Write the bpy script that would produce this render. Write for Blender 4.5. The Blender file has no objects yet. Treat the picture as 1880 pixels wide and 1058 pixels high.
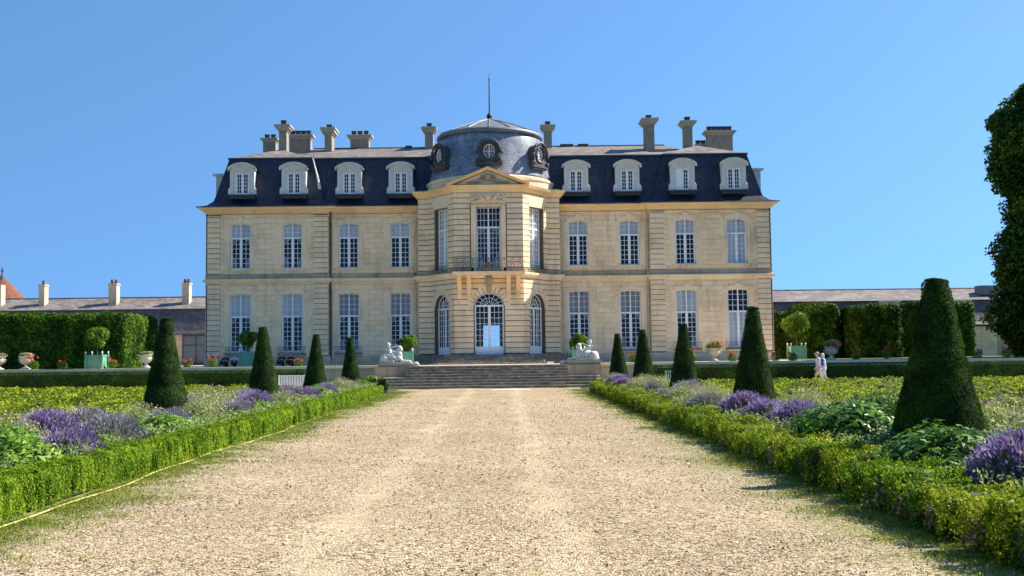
import bpy, bmesh, math, random
import numpy as np
from mathutils import Vector, Matrix
R = math.radians
S = bpy.context.scene
COL = S.collection
random.seed(7)
rng = np.random.default_rng(7)

# ------------------------------------------------------------------ camera
FPX, CX, CY = 2000.0, 940.0, 529.0          # focal length in photo pixels, image centre
CAM_H = 1.8
cam = bpy.data.cameras.new("camera")
cam.lens = 36 * FPX / 1880
cam.sensor_width = 36
cam.clip_start, cam.clip_end = 0.1, 6000
co = bpy.data.objects.new("camera", cam)
COL.objects.link(co)
MR = (Matrix.Rotation(R(-0.47), 4, 'Z') @ Matrix.Rotation(R(90 + 3.54), 4, 'X') @ Matrix.Rotation(-0.0118, 4, 'Z'))
co.matrix_world = Matrix.Translation((0, 0, CAM_H)) @ MR
S.camera = co
M3 = MR.to_3x3()
def at(px, py, Y):
    """world point at distance Y down the garden that the survey photograph saw at (px, py)"""
    r = M3 @ Vector(((px - CX) / FPX, -(py - CY) / FPX, -1))
    return Vector((0, 0, CAM_H)) + r * (Y / r.y)
def wx(px, py, Y): return at(px, py, Y).x
def wz(px, py, Y): return at(px, py, Y).z

# ------------------------------------------------------------------ light
SUN_EL, SUN_AZ = 42.0, 19.0                 # azimuth measured from +X towards +Y
w = bpy.data.worlds.new("World"); S.world = w; w.use_nodes = True
nt = w.node_tree
sky = nt.nodes.new("ShaderNodeTexSky"); sky.sky_type = 'NISHITA'; sky.sun_disc = False
sky.sun_elevation = R(SUN_EL); sky.sun_rotation = R(90 - SUN_AZ)
sky.air_density = 1.0; sky.dust_density = 0.4; sky.ozone_density = 3.5; sky.altitude = 100
bg = nt.nodes["Background"]; bg.inputs[1].default_value = 0.095
tc = nt.nodes.new("ShaderNodeTexCoord"); vm = nt.nodes.new("ShaderNodeVectorMath"); vm.operation = 'ADD'; vm.inputs[1].default_value = (0, 0, .38)
nt.links.new(tc.outputs['Generated'], vm.inputs[0]); nt.links.new(vm.outputs[0], sky.inputs[0])
tn = nt.nodes.new('ShaderNodeMix'); tn.data_type = 'RGBA'; tn.blend_type = 'MULTIPLY'; tn.inputs[0].default_value = 1; tn.inputs[7].default_value = (.67, .92, .99, 1)
nt.links.new(sky.outputs[0], tn.inputs[6]); nt.links.new(tn.outputs[2], bg.inputs[0])
sl = bpy.data.lights.new("sun", 'SUN'); sl.energy = 3.6; sl.angle = R(0.5); sl.color = (1.0, 0.93, 0.82)
so = bpy.data.objects.new("sun", sl); COL.objects.link(so)
sd = Vector((math.cos(R(SUN_EL)) * math.cos(R(SUN_AZ)), math.cos(R(SUN_EL)) * math.sin(R(SUN_AZ)), math.sin(R(SUN_EL))))
so.rotation_euler = sd.to_track_quat('Z', 'Y').to_euler(); so.location = (30, 20, 40)
S.view_settings.view_transform = 'Standard'; S.view_settings.look = 'None'
S.view_settings.exposure = 1.5; S.view_settings.gamma = 1
S.cycles.max_bounces = 6; S.cycles.transparent_max_bounces = 12
S.cycles.use_denoising = True
try: S.cycles.denoiser = 'OPENIMAGEDENOISE'
except Exception: pass

# ------------------------------------------------------------------ mesh helpers
class MB:
    def __init__(s): s.v = []; s.f = []
    def add(s, vs, fs):
        b = len(s.v); s.v += [tuple(p) for p in vs]; s.f += [tuple(i + b for i in f) for f in fs]; return s
    def quad(s, a, b, c, d): return s.add([a, b, c, d], [(0, 1, 2, 3)])
    def box(s, x0, x1, y0, y1, z0, z1, F=None):
        vs = [(x0,y0,z0),(x1,y0,z0),(x1,y1,z0),(x0,y1,z0),(x0,y0,z1),(x1,y0,z1),(x1,y1,z1),(x0,y1,z1)]
        if F: vs = [F(*p) for p in vs]
        return s.add(vs, [(0,3,2,1),(4,5,6,7),(0,1,5,4),(1,2,6,5),(2,3,7,6),(3,0,4,7)])
    def frus(s, c, a, b, z0, z1, a2, b2):
        x, y = c
        vs = [(x-a,y-b,z0),(x+a,y-b,z0),(x+a,y+b,z0),(x-a,y+b,z0),(x-a2,y-b2,z1),(x+a2,y-b2,z1),(x+a2,y+b2,z1),(x-a2,y+b2,z1)]
        return s.add(vs, [(0,3,2,1),(4,5,6,7),(0,1,5,4),(1,2,6,5),(2,3,7,6),(3,0,4,7)])
    def bar(s, p, q, wd, dp, F=None):
        """flat bar in the x/z plane from p to q (x,z), width wd, depth range dp=(y0,y1)"""
        dx, dz = q[0]-p[0], q[1]-p[1]; L = math.hypot(dx, dz) or 1e-6
        nx, nz = -dz/L*wd/2, dx/L*wd/2
        c = [(p[0]+nx,p[1]+nz),(p[0]-nx,p[1]-nz),(q[0]-nx,q[1]-nz),(q[0]+nx,q[1]+nz)]
        vs = [(x, dp[0], z) for x, z in c] + [(x, dp[1], z) for x, z in c]
        if F: vs = [F(*p) for p in vs]
        return s.add(vs, [(0,1,2,3),(7,6,5,4),(0,4,5,1),(1,5,6,2),(2,6,7,3),(3,7,4,0)])
    def lathe(s, prof, c=(0,0,0), n=16, sx=1, sy=1, a0=0, a1=2*math.pi):
        full = abs(a1 - a0 - 2*math.pi) < 1e-6
        m = n if full else n + 1
        vs = []
        for r, z in prof:
            for k in range(m):
                t = a0 + (a1 - a0) * k / n
                vs.append((c[0]+r*sx*math.cos(t), c[1]+r*sy*math.sin(t), c[2]+z))
        fs = []
        for j in range(len(prof)-1):
            for k in range(n):
                a = j*m+k; b = j*m+(k+1) % m
                fs.append((a, b, b+m, a+m))
        if full:
            fs.append(tuple(range(m))[::-1]); fs.append(tuple((len(prof)-1)*m+k for k in range(m)))
        return s.add(vs, fs)
    def tube(s, pts, r, n=6, r1=None):
        pts = [Vector(p) for p in pts]; vs = []; N = len(pts)
        for i, p in enumerate(pts):
            t = (pts[min(i+1, N-1)] - pts[max(i-1, 0)]).normalized()
            up = Vector((0,0,1)) if abs(t.z) < .9 else Vector((1,0,0))
            a = t.cross(up).normalized(); b = t.cross(a)
            rr = r if r1 is None else r + (r1-r)*i/(N-1)
            for k in range(n):
                th = 2*math.pi*k/n
                vs.append(p + a*rr*math.cos(th) + b*rr*math.sin(th))
        fs = [(i*n+k, i*n+(k+1) % n, (i+1)*n+(k+1) % n, (i+1)*n+k) for i in range(N-1) for k in range(n)]
        fs += [tuple(range(n))[::-1], tuple((N-1)*n+k for k in range(n))]
        return s.add(vs, fs)
    def ball(s, c, r, n=8, sz=1, sx=1, sy=1):
        prof = [(max(1e-4, r*math.sin(math.pi*i/n)), -r*sz*math.cos(math.pi*i/n)) for i in range(n+1)]
        return s.lathe(prof, c, n*2, sx, sy)
    def sweep(s, path, prof, closed=False):
        """profile [(out, z)] (a closed ring) swept along a plan path; outward is to the right of travel"""
        P = [Vector(p) for p in path]; N = len(P); offs = []
        for i in range(N):
            ds = []
            if i > 0 or closed: ds.append((P[i]-P[i-1]).normalized())
            if i < N-1 or closed: ds.append((P[(i+1) % N]-P[i]).normalized())
            ns = [Vector((d.y, -d.x)) for d in ds]
            if len(ns) == 2:
                m = (ns[0]+ns[1]).normalized(); m /= max(.3, m.dot(ns[0]))
            else: m = ns[0]
            offs.append(m)
        k = len(prof); vs = []
        for i in range(N):
            for o, z in prof: vs.append((P[i].x+offs[i].x*o, P[i].y+offs[i].y*o, z))
        fs = []
        for i in range(N if closed else N-1):
            j = (i+1) % N
            for q in range(k):
                r = (q+1) % k
                fs.append((i*k+q, i*k+r, j*k+r, j*k+q))
        if not closed: fs += [tuple(range(k)), tuple((N-1)*k+q for q in range(k))[::-1]]
        return s.add(vs, fs)
    def strip(s, path, prof):
        """open profile swept along the path (a surface)"""
        P = [Vector(p) for p in path]; N = len(P); k = len(prof); vs = []
        for i in range(N):
            ds = []
            if i > 0: ds.append((P[i]-P[i-1]).normalized())
            if i < N-1: ds.append((P[i+1]-P[i]).normalized())
            ns = [Vector((d.y, -d.x)) for d in ds]
            m = ns[0] if len(ns) == 1 else (ns[0]+ns[1]).normalized()
            if len(ns) == 2: m /= max(.3, m.dot(ns[0]))
            for o, z in prof: vs.append((P[i].x+m.x*o, P[i].y+m.y*o, z))
        return s.add(vs, [(i*k+q, i*k+q+1, (i+1)*k+q+1, (i+1)*k+q) for i in range(N-1) for q in range(k-1)])
    def mesh(s, name, mat, smooth=False):
        me = bpy.data.meshes.new(name); me.from_pydata(s.v, [], s.f); me.validate()
        bm = bmesh.new(); bm.from_mesh(me); bmesh.ops.recalc_face_normals(bm, faces=bm.faces); bm.to_mesh(me); bm.free()
        if mat: me.materials.append(mat)
        if smooth: me.polygons.foreach_set("use_smooth", [True]*len(me.polygons))
        return me
    def build(s, name, mat, parent=None, smooth=False, loc=(0,0,0), rz=0):
        return link(name, s.mesh(name, mat, smooth), parent, loc, rz)
def link(name, me, parent=None, loc=(0,0,0), rz=0):
    o = bpy.data.objects.new(name, me); COL.objects.link(o)
    o.location = loc; o.rotation_euler = (0, 0, rz)
    if parent is not None: o.parent = parent
    return o
def empty(name, loc=(0,0,0), rz=0):
    return link(name, None, None, loc, rz)
def tag(o, label=None, cat=None, group=None, kind=None):
    if label: o['label'] = label
    if cat: o['category'] = cat
    if group: o['group'] = group
    if kind: o['kind'] = kind
    return o
def children(o): return [c for c in bpy.data.objects if c.parent == o]
def copy_tree(o, parent=None, kids=None):
    c = o.copy(); COL.objects.link(c)
    if parent is not None: c.parent = parent
    for ch in children(o): copy_tree(ch, c)
    return c
def np_mesh(name, V, F, mat, smooth=False):
    """V (n,3) array, F (m,k) array"""
    me = bpy.data.meshes.new(name); k = F.shape[1]
    me.vertices.add(len(V)); me.vertices.foreach_set("co", np.ascontiguousarray(V, dtype=np.float32).ravel())
    me.loops.add(F.size); me.loops.foreach_set("vertex_index", F.astype(np.int32).ravel())
    me.polygons.add(len(F)); me.polygons.foreach_set("loop_start", np.arange(0, F.size, k, dtype=np.int32))
    me.polygons.foreach_set("loop_total", np.full(len(F), k, dtype=np.int32))
    me.update(); me.validate()
    if mat: me.materials.append(mat)
    if smooth: me.polygons.foreach_set("use_smooth", [True]*len(F))
    return me
def nrm(A): return A / np.maximum(np.linalg.norm(A, axis=1, keepdims=True), 1e-9)
def leaf_mesh(C, N, size, aspect=.5, jit=.8, axis=None, droop=0, rs=None):
    """one diamond leaf per point C, facing roughly N; returns V, F"""
    g = rs or rng; n = len(C)
    Nn = nrm(N + g.normal(0, jit, (n, 3)))
    A = nrm(g.normal(0, 1, (n, 3))) if axis is None else nrm(axis + g.normal(0, .35, (n, 3)))
    T = nrm(A - (A*Nn).sum(1, keepdims=True)*Nn); B = np.cross(Nn, T)
    sz = (size if np.ndim(size) else np.full(n, size))[:, None] * g.uniform(.65, 1.35, (n, 1))
    fold = Nn * sz * .12
    V = np.stack([C - T*sz*.5, C + B*sz*aspect*.5 + fold, C + T*sz*.5 - Nn*sz*droop, C - B*sz*aspect*.5 + fold], 1).reshape(-1, 3)
    F = np.arange(n*4).reshape(n, 4)
    return V, F
def merge(*VF):
    Vs, Fs, b = [], [], 0
    for V, F in VF: Vs.append(V); Fs.append(F + b); b += len(V)
    return np.concatenate(Vs), np.concatenate(Fs)
def vnoise(P, s=1.0, seed=0):
    """cheap smooth value noise, P (n,2|3), about -1..1"""
    out = np.zeros(len(P)); g = np.random.default_rng(seed)
    for k in range(7):
        d = g.normal(0, 1, P.shape[1]); d *= s*(1+.45*k)/np.linalg.norm(d); out += np.sin(P @ d + g.uniform(0, 6.28)) * np.cos(P @ d[::-1]*.7 + g.uniform(0, 6.28))
    return out/3

# ------------------------------------------------------------------ materials
def mat(name):
    m = bpy.data.materials.new(name); m.use_nodes = True
    t = m.node_tree; return m, t, t.nodes["Principled BSDF"]
def nd(t, typ, **kw):
    n = t.nodes.new(typ)
    for k, v in kw.items():
        if k in n.inputs: n.inputs[k].default_value = v
        else: setattr(n, k, v)
    return n
def ramp(t, fac, stops):
    r = t.nodes.new("ShaderNodeValToRGB"); e = r.color_ramp.elements
    while len(e) < len(stops): e.new(.5)
    for i, (p, c) in enumerate(stops): e[i].position = p; e[i].color = (*c, 1) if len(c) == 3 else c
    t.links.new(fac, r.inputs[0]); return r.outputs[0]
def mix(t, a, b, fac, mode='MIX'):
    m = t.nodes.new("ShaderNodeMix"); m.data_type = 'RGBA'; m.blend_type = mode
    for sock, v in ((m.inputs[6], a), (m.inputs[7], b)):
        if isinstance(v, (tuple, list)): sock.default_value = (*v[:3], 1)
        else: t.links.new(v, sock)
    if isinstance(fac, (int, float)): m.inputs[0].default_value = fac
    else: t.links.new(fac, m.inputs[0])
    return m.outputs[2]
def noise(t, scale, detail=4, rough=.55, vec=None):
    n = nd(t, "ShaderNodeTexNoise", Scale=scale, Detail=detail, Roughness=rough)
    if vec is not None: t.links.new(vec, n.inputs['Vector'])
    return n.outputs['Fac']
def gpos(t): return t.nodes.new("ShaderNodeNewGeometry").outputs['Position']
def wallvec(t):
    g = gpos(t); sx = t.nodes.new("ShaderNodeSeparateXYZ"); t.links.new(g, sx.inputs[0])
    a = nd(t, "ShaderNodeMath", operation='ADD'); t.links.new(sx.outputs[0], a.inputs[0]); t.links.new(sx.outputs[1], a.inputs[1])
    c = t.nodes.new("ShaderNodeCombineXYZ"); t.links.new(a.outputs[0], c.inputs[0]); t.links.new(sx.outputs[2], c.inputs[1])
    return c.outputs[0], g
def bump(t, b, h, strength=.3, dist=.02):
    n = nd(t, "ShaderNodeBump", Strength=strength, Distance=dist); t.links.new(h, n.inputs['Height']); t.links.new(n.outputs[0], b.inputs['Normal'])
def simple(name, col, rough=.7, metal=0, var=.15, scale=6, bmp=0):
    m, t, b = mat(name); g = gpos(t); f = noise(t, scale, 5, .6, g)
    lo = tuple(c*(1-var) for c in col); hi = tuple(min(1, c*(1+var)) for c in col)
    t.links.new(ramp(t, f, [(.3, lo), (.7, hi)]), b.inputs['Base Color'])
    b.inputs['Roughness'].default_value = rough; b.inputs['Metallic'].default_value = metal
    if bmp: bump(t, b, f, bmp, .02)
    return m
def stone(name, c1, c2, mortar, bw=.95, bh=.365, stain=.55, joint=.012, dirt=(.16,.13,.10)):
    m, t, b = mat(name); v, g = wallvec(t)
    br = nd(t, "ShaderNodeTexBrick", Scale=1.0); br.offset = .5
    br.inputs['Brick Width'].default_value = bw; br.inputs['Row Height'].default_value = bh
    br.inputs['Mortar Size'].default_value = joint; br.inputs['Mortar Smooth'].default_value = .2
    br.inputs['Color1'].default_value = (*c1, 1); br.inputs['Color2'].default_value = (*c2, 1); br.inputs['Mortar'].default_value = (*mortar, 1)
    br.inputs['Bias'].default_value = 0.0
    t.links.new(v, br.inputs['Vector'])
    big = ramp(t, noise(t, .55, 6, .65, g), [(.28, (.72,.68,.64)), (.48, (1.0,.98,.95)), (.72, (1.14,1.10,1.04))])
    c = mix(t, br.outputs['Color'], big, .75, 'MULTIPLY')
    fine = ramp(t, noise(t, 9, 6, .7, g), [(.3, (.88,.87,.86)), (.65, (1.1,1.1,1.1))])
    c = mix(t, c, fine, .8, 'MULTIPLY')
    mp = nd(t, "ShaderNodeMapping"); mp.inputs['Scale'].default_value = (2.2, 2.2, .35); t.links.new(g, mp.inputs[0])
    st = ramp(t, noise(t, 1.0, 6, .65, mp.outputs[0]), [(.53, (0,0,0)), (.75, (1,1,1))])
    c = mix(t, c, dirt, mix(t, (0,0,0), st, stain)) 
    t.links.new(c, b.inputs['Base Color']); b.inputs['Roughness'].default_value = .9
    b.inputs['Specular IOR Level'].default_value = .2
    h = mix(t, br.outputs['Fac'], noise(t, 14, 5, .7, g), .45); inv = nd(t, "ShaderNodeInvert"); t.links.new(h, inv.inputs[1])
    bump(t, b, inv.outputs[0], .5, .025)
    return m
def leafy(name, dark, mid, light, trans=.25, rough=.55, patch=1.5, third=None, spec=.12):
    m, t, b = mat(name); g = t.nodes.new("ShaderNodeNewGeometry")
    r = g.outputs['Random Per Island']; n = noise(t, patch, 3, .6, g.outputs['Position'])
    a = nd(t, "ShaderNodeMath", operation='MULTIPLY_ADD'); t.links.new(r, a.inputs[0]); a.inputs[1].default_value = .55; 
    n2 = nd(t, "ShaderNodeMath", operation='MULTIPLY_ADD'); t.links.new(n, n2.inputs[0]); n2.inputs[1].default_value = 1.3; n2.inputs[2].default_value = -.42
    t.links.new(n2.outputs[0], a.inputs[2])
    stops = [(.12, dark), (.5, mid), (.88, light)]
    if third: stops.append((.985, third))
    c = ramp(t, a.outputs[0], stops)
    t.links.new(c, b.inputs['Base Color']); b.inputs['Roughness'].default_value = rough; b.inputs['Specular IOR Level'].default_value = spec
    tr = t.nodes.new("ShaderNodeBsdfTranslucent"); t.links.new(c, tr.inputs[0])
    ms = t.nodes.new("ShaderNodeMixShader"); ms.inputs[0].default_value = trans
    t.links.new(b.outputs[0], ms.inputs[1]); t.links.new(tr.outputs[0], ms.inputs[2])
    t.links.new(ms.outputs[0], t.nodes["Material Output"].inputs[0])
    return m
MT = {}
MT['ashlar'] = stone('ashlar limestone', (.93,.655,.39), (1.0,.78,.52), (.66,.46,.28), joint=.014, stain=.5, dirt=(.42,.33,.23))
MT['block'] = stone('rusticated limestone', (.90,.65,.41), (.97,.76,.52), (.5,.38,.24), bw=1.4, bh=.365, joint=.004, stain=.35, dirt=(.32,.24,.15))
MT['trim'] = stone('dressed limestone', (.93,.69,.45), (.98,.77,.52), (.5,.38,.24), bw=1.8, bh=2.0, joint=.006, stain=.3)
MT['bounceglow'] = stone('ochre cornice stone', (.95,.64,.34), (.97,.70,.40), (.5,.34,.16), bw=1.5, bh=3.0, joint=.006, stain=.25)  # orange bounce light on the cornices put into the stone colour
MT['greystone'] = stone('grey weathered stone', (.38,.31,.22), (.46,.38,.27), (.2,.16,.12), bw=1.2, bh=3, stain=.8, dirt=(.08,.075,.06))
MT['joint'] = simple('dirty joint bed', (.13,.095,.06), .95)  # joint dirt, kept dark so the grooves read
MT['plinth'] = stone('base course stone', (.50,.41,.29), (.58,.48,.34), (.3,.24,.16), bw=1.3, bh=.5, stain=.7, dirt=(.12,.11,.09))
MT['dormer'] = simple('pale painted dormer stone', (.68,.66,.62), .8, var=.12, scale=3, bmp=.2)
MT['white'] = simple('white window paint', (.92,.90,.88), .45, var=.04)
MT['inner'] = simple('dark interior', (.02,.02,.024), .9)
MT['iron'] = simple('dark wrought iron', (.03,.032,.035), .5, .6)
MT['lead'] = simple('weathered lead', (.17,.175,.19), .55, .2, .3, 2.5, .3)
MT['leaddark'] = simple('dark lead ornament', (.07,.065,.07), .6, .2, .35, 6, .4)
MT['pot'] = simple('chimney pot clay', (.045,.032,.036), .8)
MT['stackc'] = simple('rendered chimney stack', (.30,.25,.19), .95, var=.22, scale=2.5, bmp=.3)
MT['stackcap'] = simple('chimney cap stone', (.46,.40,.31), .9, var=.2, scale=4, bmp=.2)
MT['blind'] = simple('white roller blind', (.80,.80,.78), .8, var=.05, scale=2)
MT['blindgrey'] = simple('greyish net blind', (.42,.37,.36), .9, var=.1, scale=2)
MT['curtain'] = simple('pale curtain', (.50,.50,.52), .9, var=.12, scale=5)
MT['marble'] = simple('white weathered marble', (.60,.575,.52), .7, var=.28, scale=9, bmp=.15)
MT['green'] = simple('sage green paint', (.15,.38,.24), .6, var=.12, scale=8)
MT['bark'] = simple('bark', (.10,.075,.05), .9, var=.4, scale=12, bmp=.5)
MT['skin'] = simple('skin', (.50,.30,.21), .55, var=.05)
MT['dryleaf'] = simple('dry fallen leaves', (.14,.06,.035), .8, var=.5, scale=9)
MT['hair'] = simple('dark hair', (.03,.02,.015), .7)
MT['cloth_w'] = simple('white cotton', (.52,.54,.56), .85, var=.06)
MT['cloth_b'] = simple('beige cotton', (.44,.35,.26), .85, var=.06)
MT['cloth_k'] = simple('dark red cloth', (.06,.015,.02), .85)
MT['cloth_d'] = simple('dark cloth', (.02,.02,.03), .85)
MT['cloth_s'] = simple('pale blue cloth', (.35,.45,.7), .85)
MT['pack'] = simple('blue backpack nylon', (.015,.06,.25), .6)
MT['yellow'] = simple('yellow hose plastic', (.60,.50,.16), .6, var=.3, scale=14)
MT['terra'] = stone('red clay roof tile', (.17,.065,.045), (.24,.10,.065), (.10,.04,.03), bw=.25, bh=.16, stain=.5)
MT['urn'] = simple('pale urn stone', (.52,.47,.42), .85, var=.2, scale=12, bmp=.3)
MT['pipe'] = simple('cream downpipe paint', (.50,.44,.34), .6, var=.2, scale=4)
MT['glaze_b'] = simple('dull grey glazing film', (.12,.15,.18), .3)
MT['petalred'] = simple('coral red petals', (.62,.06,.035), .6, var=.3, scale=30)
MT['petalpink'] = simple('pink orange petals', (.62,.20,.15), .6, var=.3, scale=30)
MT['bluesign'] = simple('blue and white sign paint', (.25,.40,.75), .5)
def slate(name, c1, c2, rough=.45, bh=.13, worn=.0):
    m, t, b = mat(name); v, g = wallvec(t)
    br = nd(t, "ShaderNodeTexBrick", Scale=1.0); br.offset = .5
    br.inputs['Brick Width'].default_value = .22; br.inputs['Row Height'].default_value = bh
    br.inputs['Mortar Size'].default_value = .012; br.inputs['Mortar Smooth'].default_value = .3
    br.inputs['Color1'].default_value = (*c1, 1); br.inputs['Color2'].default_value = (*c2, 1); br.inputs['Mortar'].default_value = (*[c*.45 for c in c1], 1)
    t.links.new(v, br.inputs['Vector'])
    c = mix(t, br.outputs['Color'], ramp(t, noise(t, .8, 6, .65, g), [(.3, (.6,.6,.62)), (.7, (1.35,1.3,1.25))]), .9, 'MULTIPLY')
    if worn: c = mix(t, c, (.30,.24,.20), ramp(t, noise(t, .5, 6, .7, g), [(.48, (0,0,0)), (.62, (worn,)*3)]))
    mp = nd(t, 'ShaderNodeMapping'); mp.inputs['Scale'].default_value = (1.6, 1.6, .3); t.links.new(g, mp.inputs[0])
    c = mix(t, c, tuple(min(1, x*2.6+.012) for x in c2), mix(t, (0,0,0), ramp(t, noise(t, 1.1, 7, .7, mp.outputs[0]), [(.52, (0,0,0)), (.72, (1,1,1))]), .32))
    t.links.new(c, b.inputs['Base Color']); b.inputs['Roughness'].default_value = rough
    b.inputs['Specular IOR Level'].default_value = .45
    inv = nd(t, "ShaderNodeInvert"); t.links.new(br.outputs['Fac'], inv.inputs[1]); bump(t, b, inv.outputs[0], .45, .02)
    return m
MT['slate'] = slate('blue black slate', (.011,.016,.034), (.030,.038,.065), rough=.5)
MT['slatedome'] = slate('blue grey dome slate', (.165,.19,.245), (.27,.30,.365), rough=.33)
MT['slateold'] = slate('worn grey brown slate', (.12,.105,.10), (.22,.195,.175), rough=.75, worn=.6)
MT['slateside'] = slate('grey mansard slate', (.06,.06,.075), (.10,.10,.12), rough=.55)
# glass: a thin clear pane with a real reflection
m, t, b = mat('window glass'); t.nodes.remove(b)
gl = nd(t, "ShaderNodeBsdfGlossy", Roughness=.03); gl.inputs[0].default_value = (.8,.9,1,1)
tp = t.nodes.new("ShaderNodeBsdfTransparent"); tp.inputs[0].default_value = (.9,.93,.97,1)
gb = nd(t, 'ShaderNodeBump', Strength=.35, Distance=.05); t.links.new(noise(t, 2.2, 2, .5, gpos(t)), gb.inputs['Height']); t.links.new(gb.outputs[0], gl.inputs['Normal'])
lw = nd(t, "ShaderNodeFresnel", IOR=1.5); am = nd(t, "ShaderNodeMath", operation='MULTIPLY_ADD'); t.links.new(lw.outputs[0], am.inputs[0]); am.inputs[1].default_value = .9; am.inputs[2].default_value = 0
ms = t.nodes.new("ShaderNodeMixShader"); t.links.new(am.outputs[0], ms.inputs[0]); t.links.new(tp.outputs[0], ms.inputs[1]); t.links.new(gl.outputs[0], ms.inputs[2])
t.links.new(ms.outputs[0], t.nodes["Material Output"].inputs[0]); MT['glass'] = m
# foliage
MT['yew'] = leafy('yew needles', (.005,.014,.002), (.018,.055,.005), (.12,.24,.016), .30, patch=3, rough=.8, spec=.05)
MT['box'] = leafy('trimmed box leaves', (.035,.075,.004), (.14,.25,.010), (.36,.48,.03), .35, patch=2.2)
MT['boxyellow'] = leafy('yellowing box leaves', (.02,.05,.004), (.20,.28,.010), (.54,.56,.04), .3, patch=1.6, third=(.42,.24,.12))
MT['boxpart'] = leafy('parterre box leaves', (.02,.04,.003), (.20,.29,.010), (.58,.62,.035), .35, patch=.8)
MT['hornbeam'] = leafy('hornbeam leaves', (.010,.028,.004), (.04,.10,.008), (.20,.36,.025), .3, patch=.8)
MT['hedgedk'] = leafy('dense clipped hedge leaves', (.010,.028,.004), (.03,.075,.008), (.10,.19,.015), .2, patch=1.0)
MT['hornshade'] = leafy('hornbeam block leaves', (.008,.022,.003), (.025,.065,.006), (.15,.28,.02), .3, patch=1.6)  # hornbeam copy with the shade of the block fronts put into its colours
MT['tree'] = leafy('chestnut leaves', (.012,.03,.005), (.04,.10,.011), (.14,.25,.022), .3, patch=.5)
MT['citrus'] = leafy('glossy citrus leaves', (.03,.07,.008), (.10,.20,.018), (.26,.38,.03), .3, rough=.4, patch=2)
MT['peony'] = leafy('peony leaves', (.008,.03,.004), (.05,.14,.010), (.21,.38,.035), .26, rough=.4, patch=4, spec=.25)
MT['peonybright'] = leafy('bright green peony leaves', (.03,.08,.01), (.13,.26,.02), (.34,.48,.08), .35, rough=.4, patch=3, spec=.3)
MT['stemgrn'] = leafy('grey green lavender stems', (.06,.11,.03), (.13,.20,.07), (.26,.33,.13), .3, patch=3)
MT['airy'] = leafy('pale airy foliage', (.07,.14,.025), (.26,.36,.08), (.58,.62,.28), .35, patch=3)
MT['lav'] = leafy('violet lavender flowers', (.16,.10,.24), (.30,.20,.43), (.52,.42,.62), .3, patch=3)
MT['lavgrey'] = leafy('faded mauve lavender flowers', (.18,.16,.20), (.30,.27,.34), (.46,.42,.48), .3, patch=3)
MT['pinkish'] = leafy('faded pink seed heads', (.30,.22,.14), (.48,.36,.24), (.55,.48,.38), .3, patch=3)
MT['grass'] = leafy('short grass blades', (.07,.11,.012), (.18,.24,.025), (.36,.37,.07), .3, patch=2)
MT['core'] = simple('dense inner twigs', (.010,.018,.005), .95, var=.5, scale=14)  # near-black twigs; shade deep inside the foliage put into the colour
MT['corebox'] = simple('inner box twigs', (.035,.05,.012), .95, var=.5, scale=14)
# ground materials
def ground_mat(name, base):
    m, t, b = mat(name); g = gpos(t)
    return m, t, b, g
m, t, b, g = ground_mat('pale gravel', None)
vo = nd(t, "ShaderNodeTexVoronoi", Scale=38.0); t.links.new(g, vo.inputs['Vector'])
hs = nd(t, "ShaderNodeSeparateColor"); t.links.new(vo.outputs['Color'], hs.inputs[0])
pc = ramp(t, hs.outputs[0], [(.0, (.05,.032,.022)), (.20, (.20,.14,.09)), (.40, (.50,.38,.24)), (.75, (.66,.525,.35)), (1, (.86,.72,.52))])
fine = ramp(t, noise(t, 1.1, 5, .6, g), [(.48, (0,0,0)), (.66, (1,1,1))])     # bare sandy patches
pc = mix(t, pc, (.50,.385,.25), mix(t, (0,0,0), fine, .55))
pc = mix(t, pc, ramp(t, noise(t, .35, 5, .6, g), [(.3, (.64,.62,.58)), (.7, (.88,.86,.82))]), 1, 'MULTIPLY')
sx = nd(t, "ShaderNodeSeparateXYZ"); t.links.new(g, sx.inputs[0])
wn = noise(t, .5, 3, .5, g)
for xc in (.55, -1.75):     # faint compacted wheel tracks
    q1 = nd(t, "ShaderNodeMath", operation='MULTIPLY_ADD'); t.links.new(wn, q1.inputs[0]); q1.inputs[1].default_value = 1.2; t.links.new(sx.outputs[0], q1.inputs[2])
    q2 = nd(t, "ShaderNodeMath", operation='SUBTRACT'); t.links.new(q1.outputs[0], q2.inputs[0]); q2.inputs[1].default_value = xc+.6
    q3 = nd(t, "ShaderNodeMath", operation='ABSOLUTE'); t.links.new(q2.outputs[0], q3.inputs[0])
    q4 = nd(t, "ShaderNodeMath", operation='MULTIPLY_ADD'); t.links.new(noise(t, 2.5, 5, .6, g), q4.inputs[0]); q4.inputs[1].default_value = .5; t.links.new(q3.outputs[0], q4.inputs[2])
    q5 = nd(t, "ShaderNodeMapRange"); t.links.new(q4.outputs[0], q5.inputs[0]); q5.inputs[1].default_value = .32; q5.inputs[2].default_value = .62; q5.inputs[3].default_value = .38; q5.inputs[4].default_value = 0
    pc = mix(t, pc, (.60,.475,.30), q5.outputs[0])
mo = ramp(t, noise(t, 1.7, 8, .72, g), [(.57, (0,0,0)), (.68, (1,1,1))])
pc = mix(t, pc, (.27,.25,.07), mix(t, (0,0,0), mo, .55))
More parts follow.
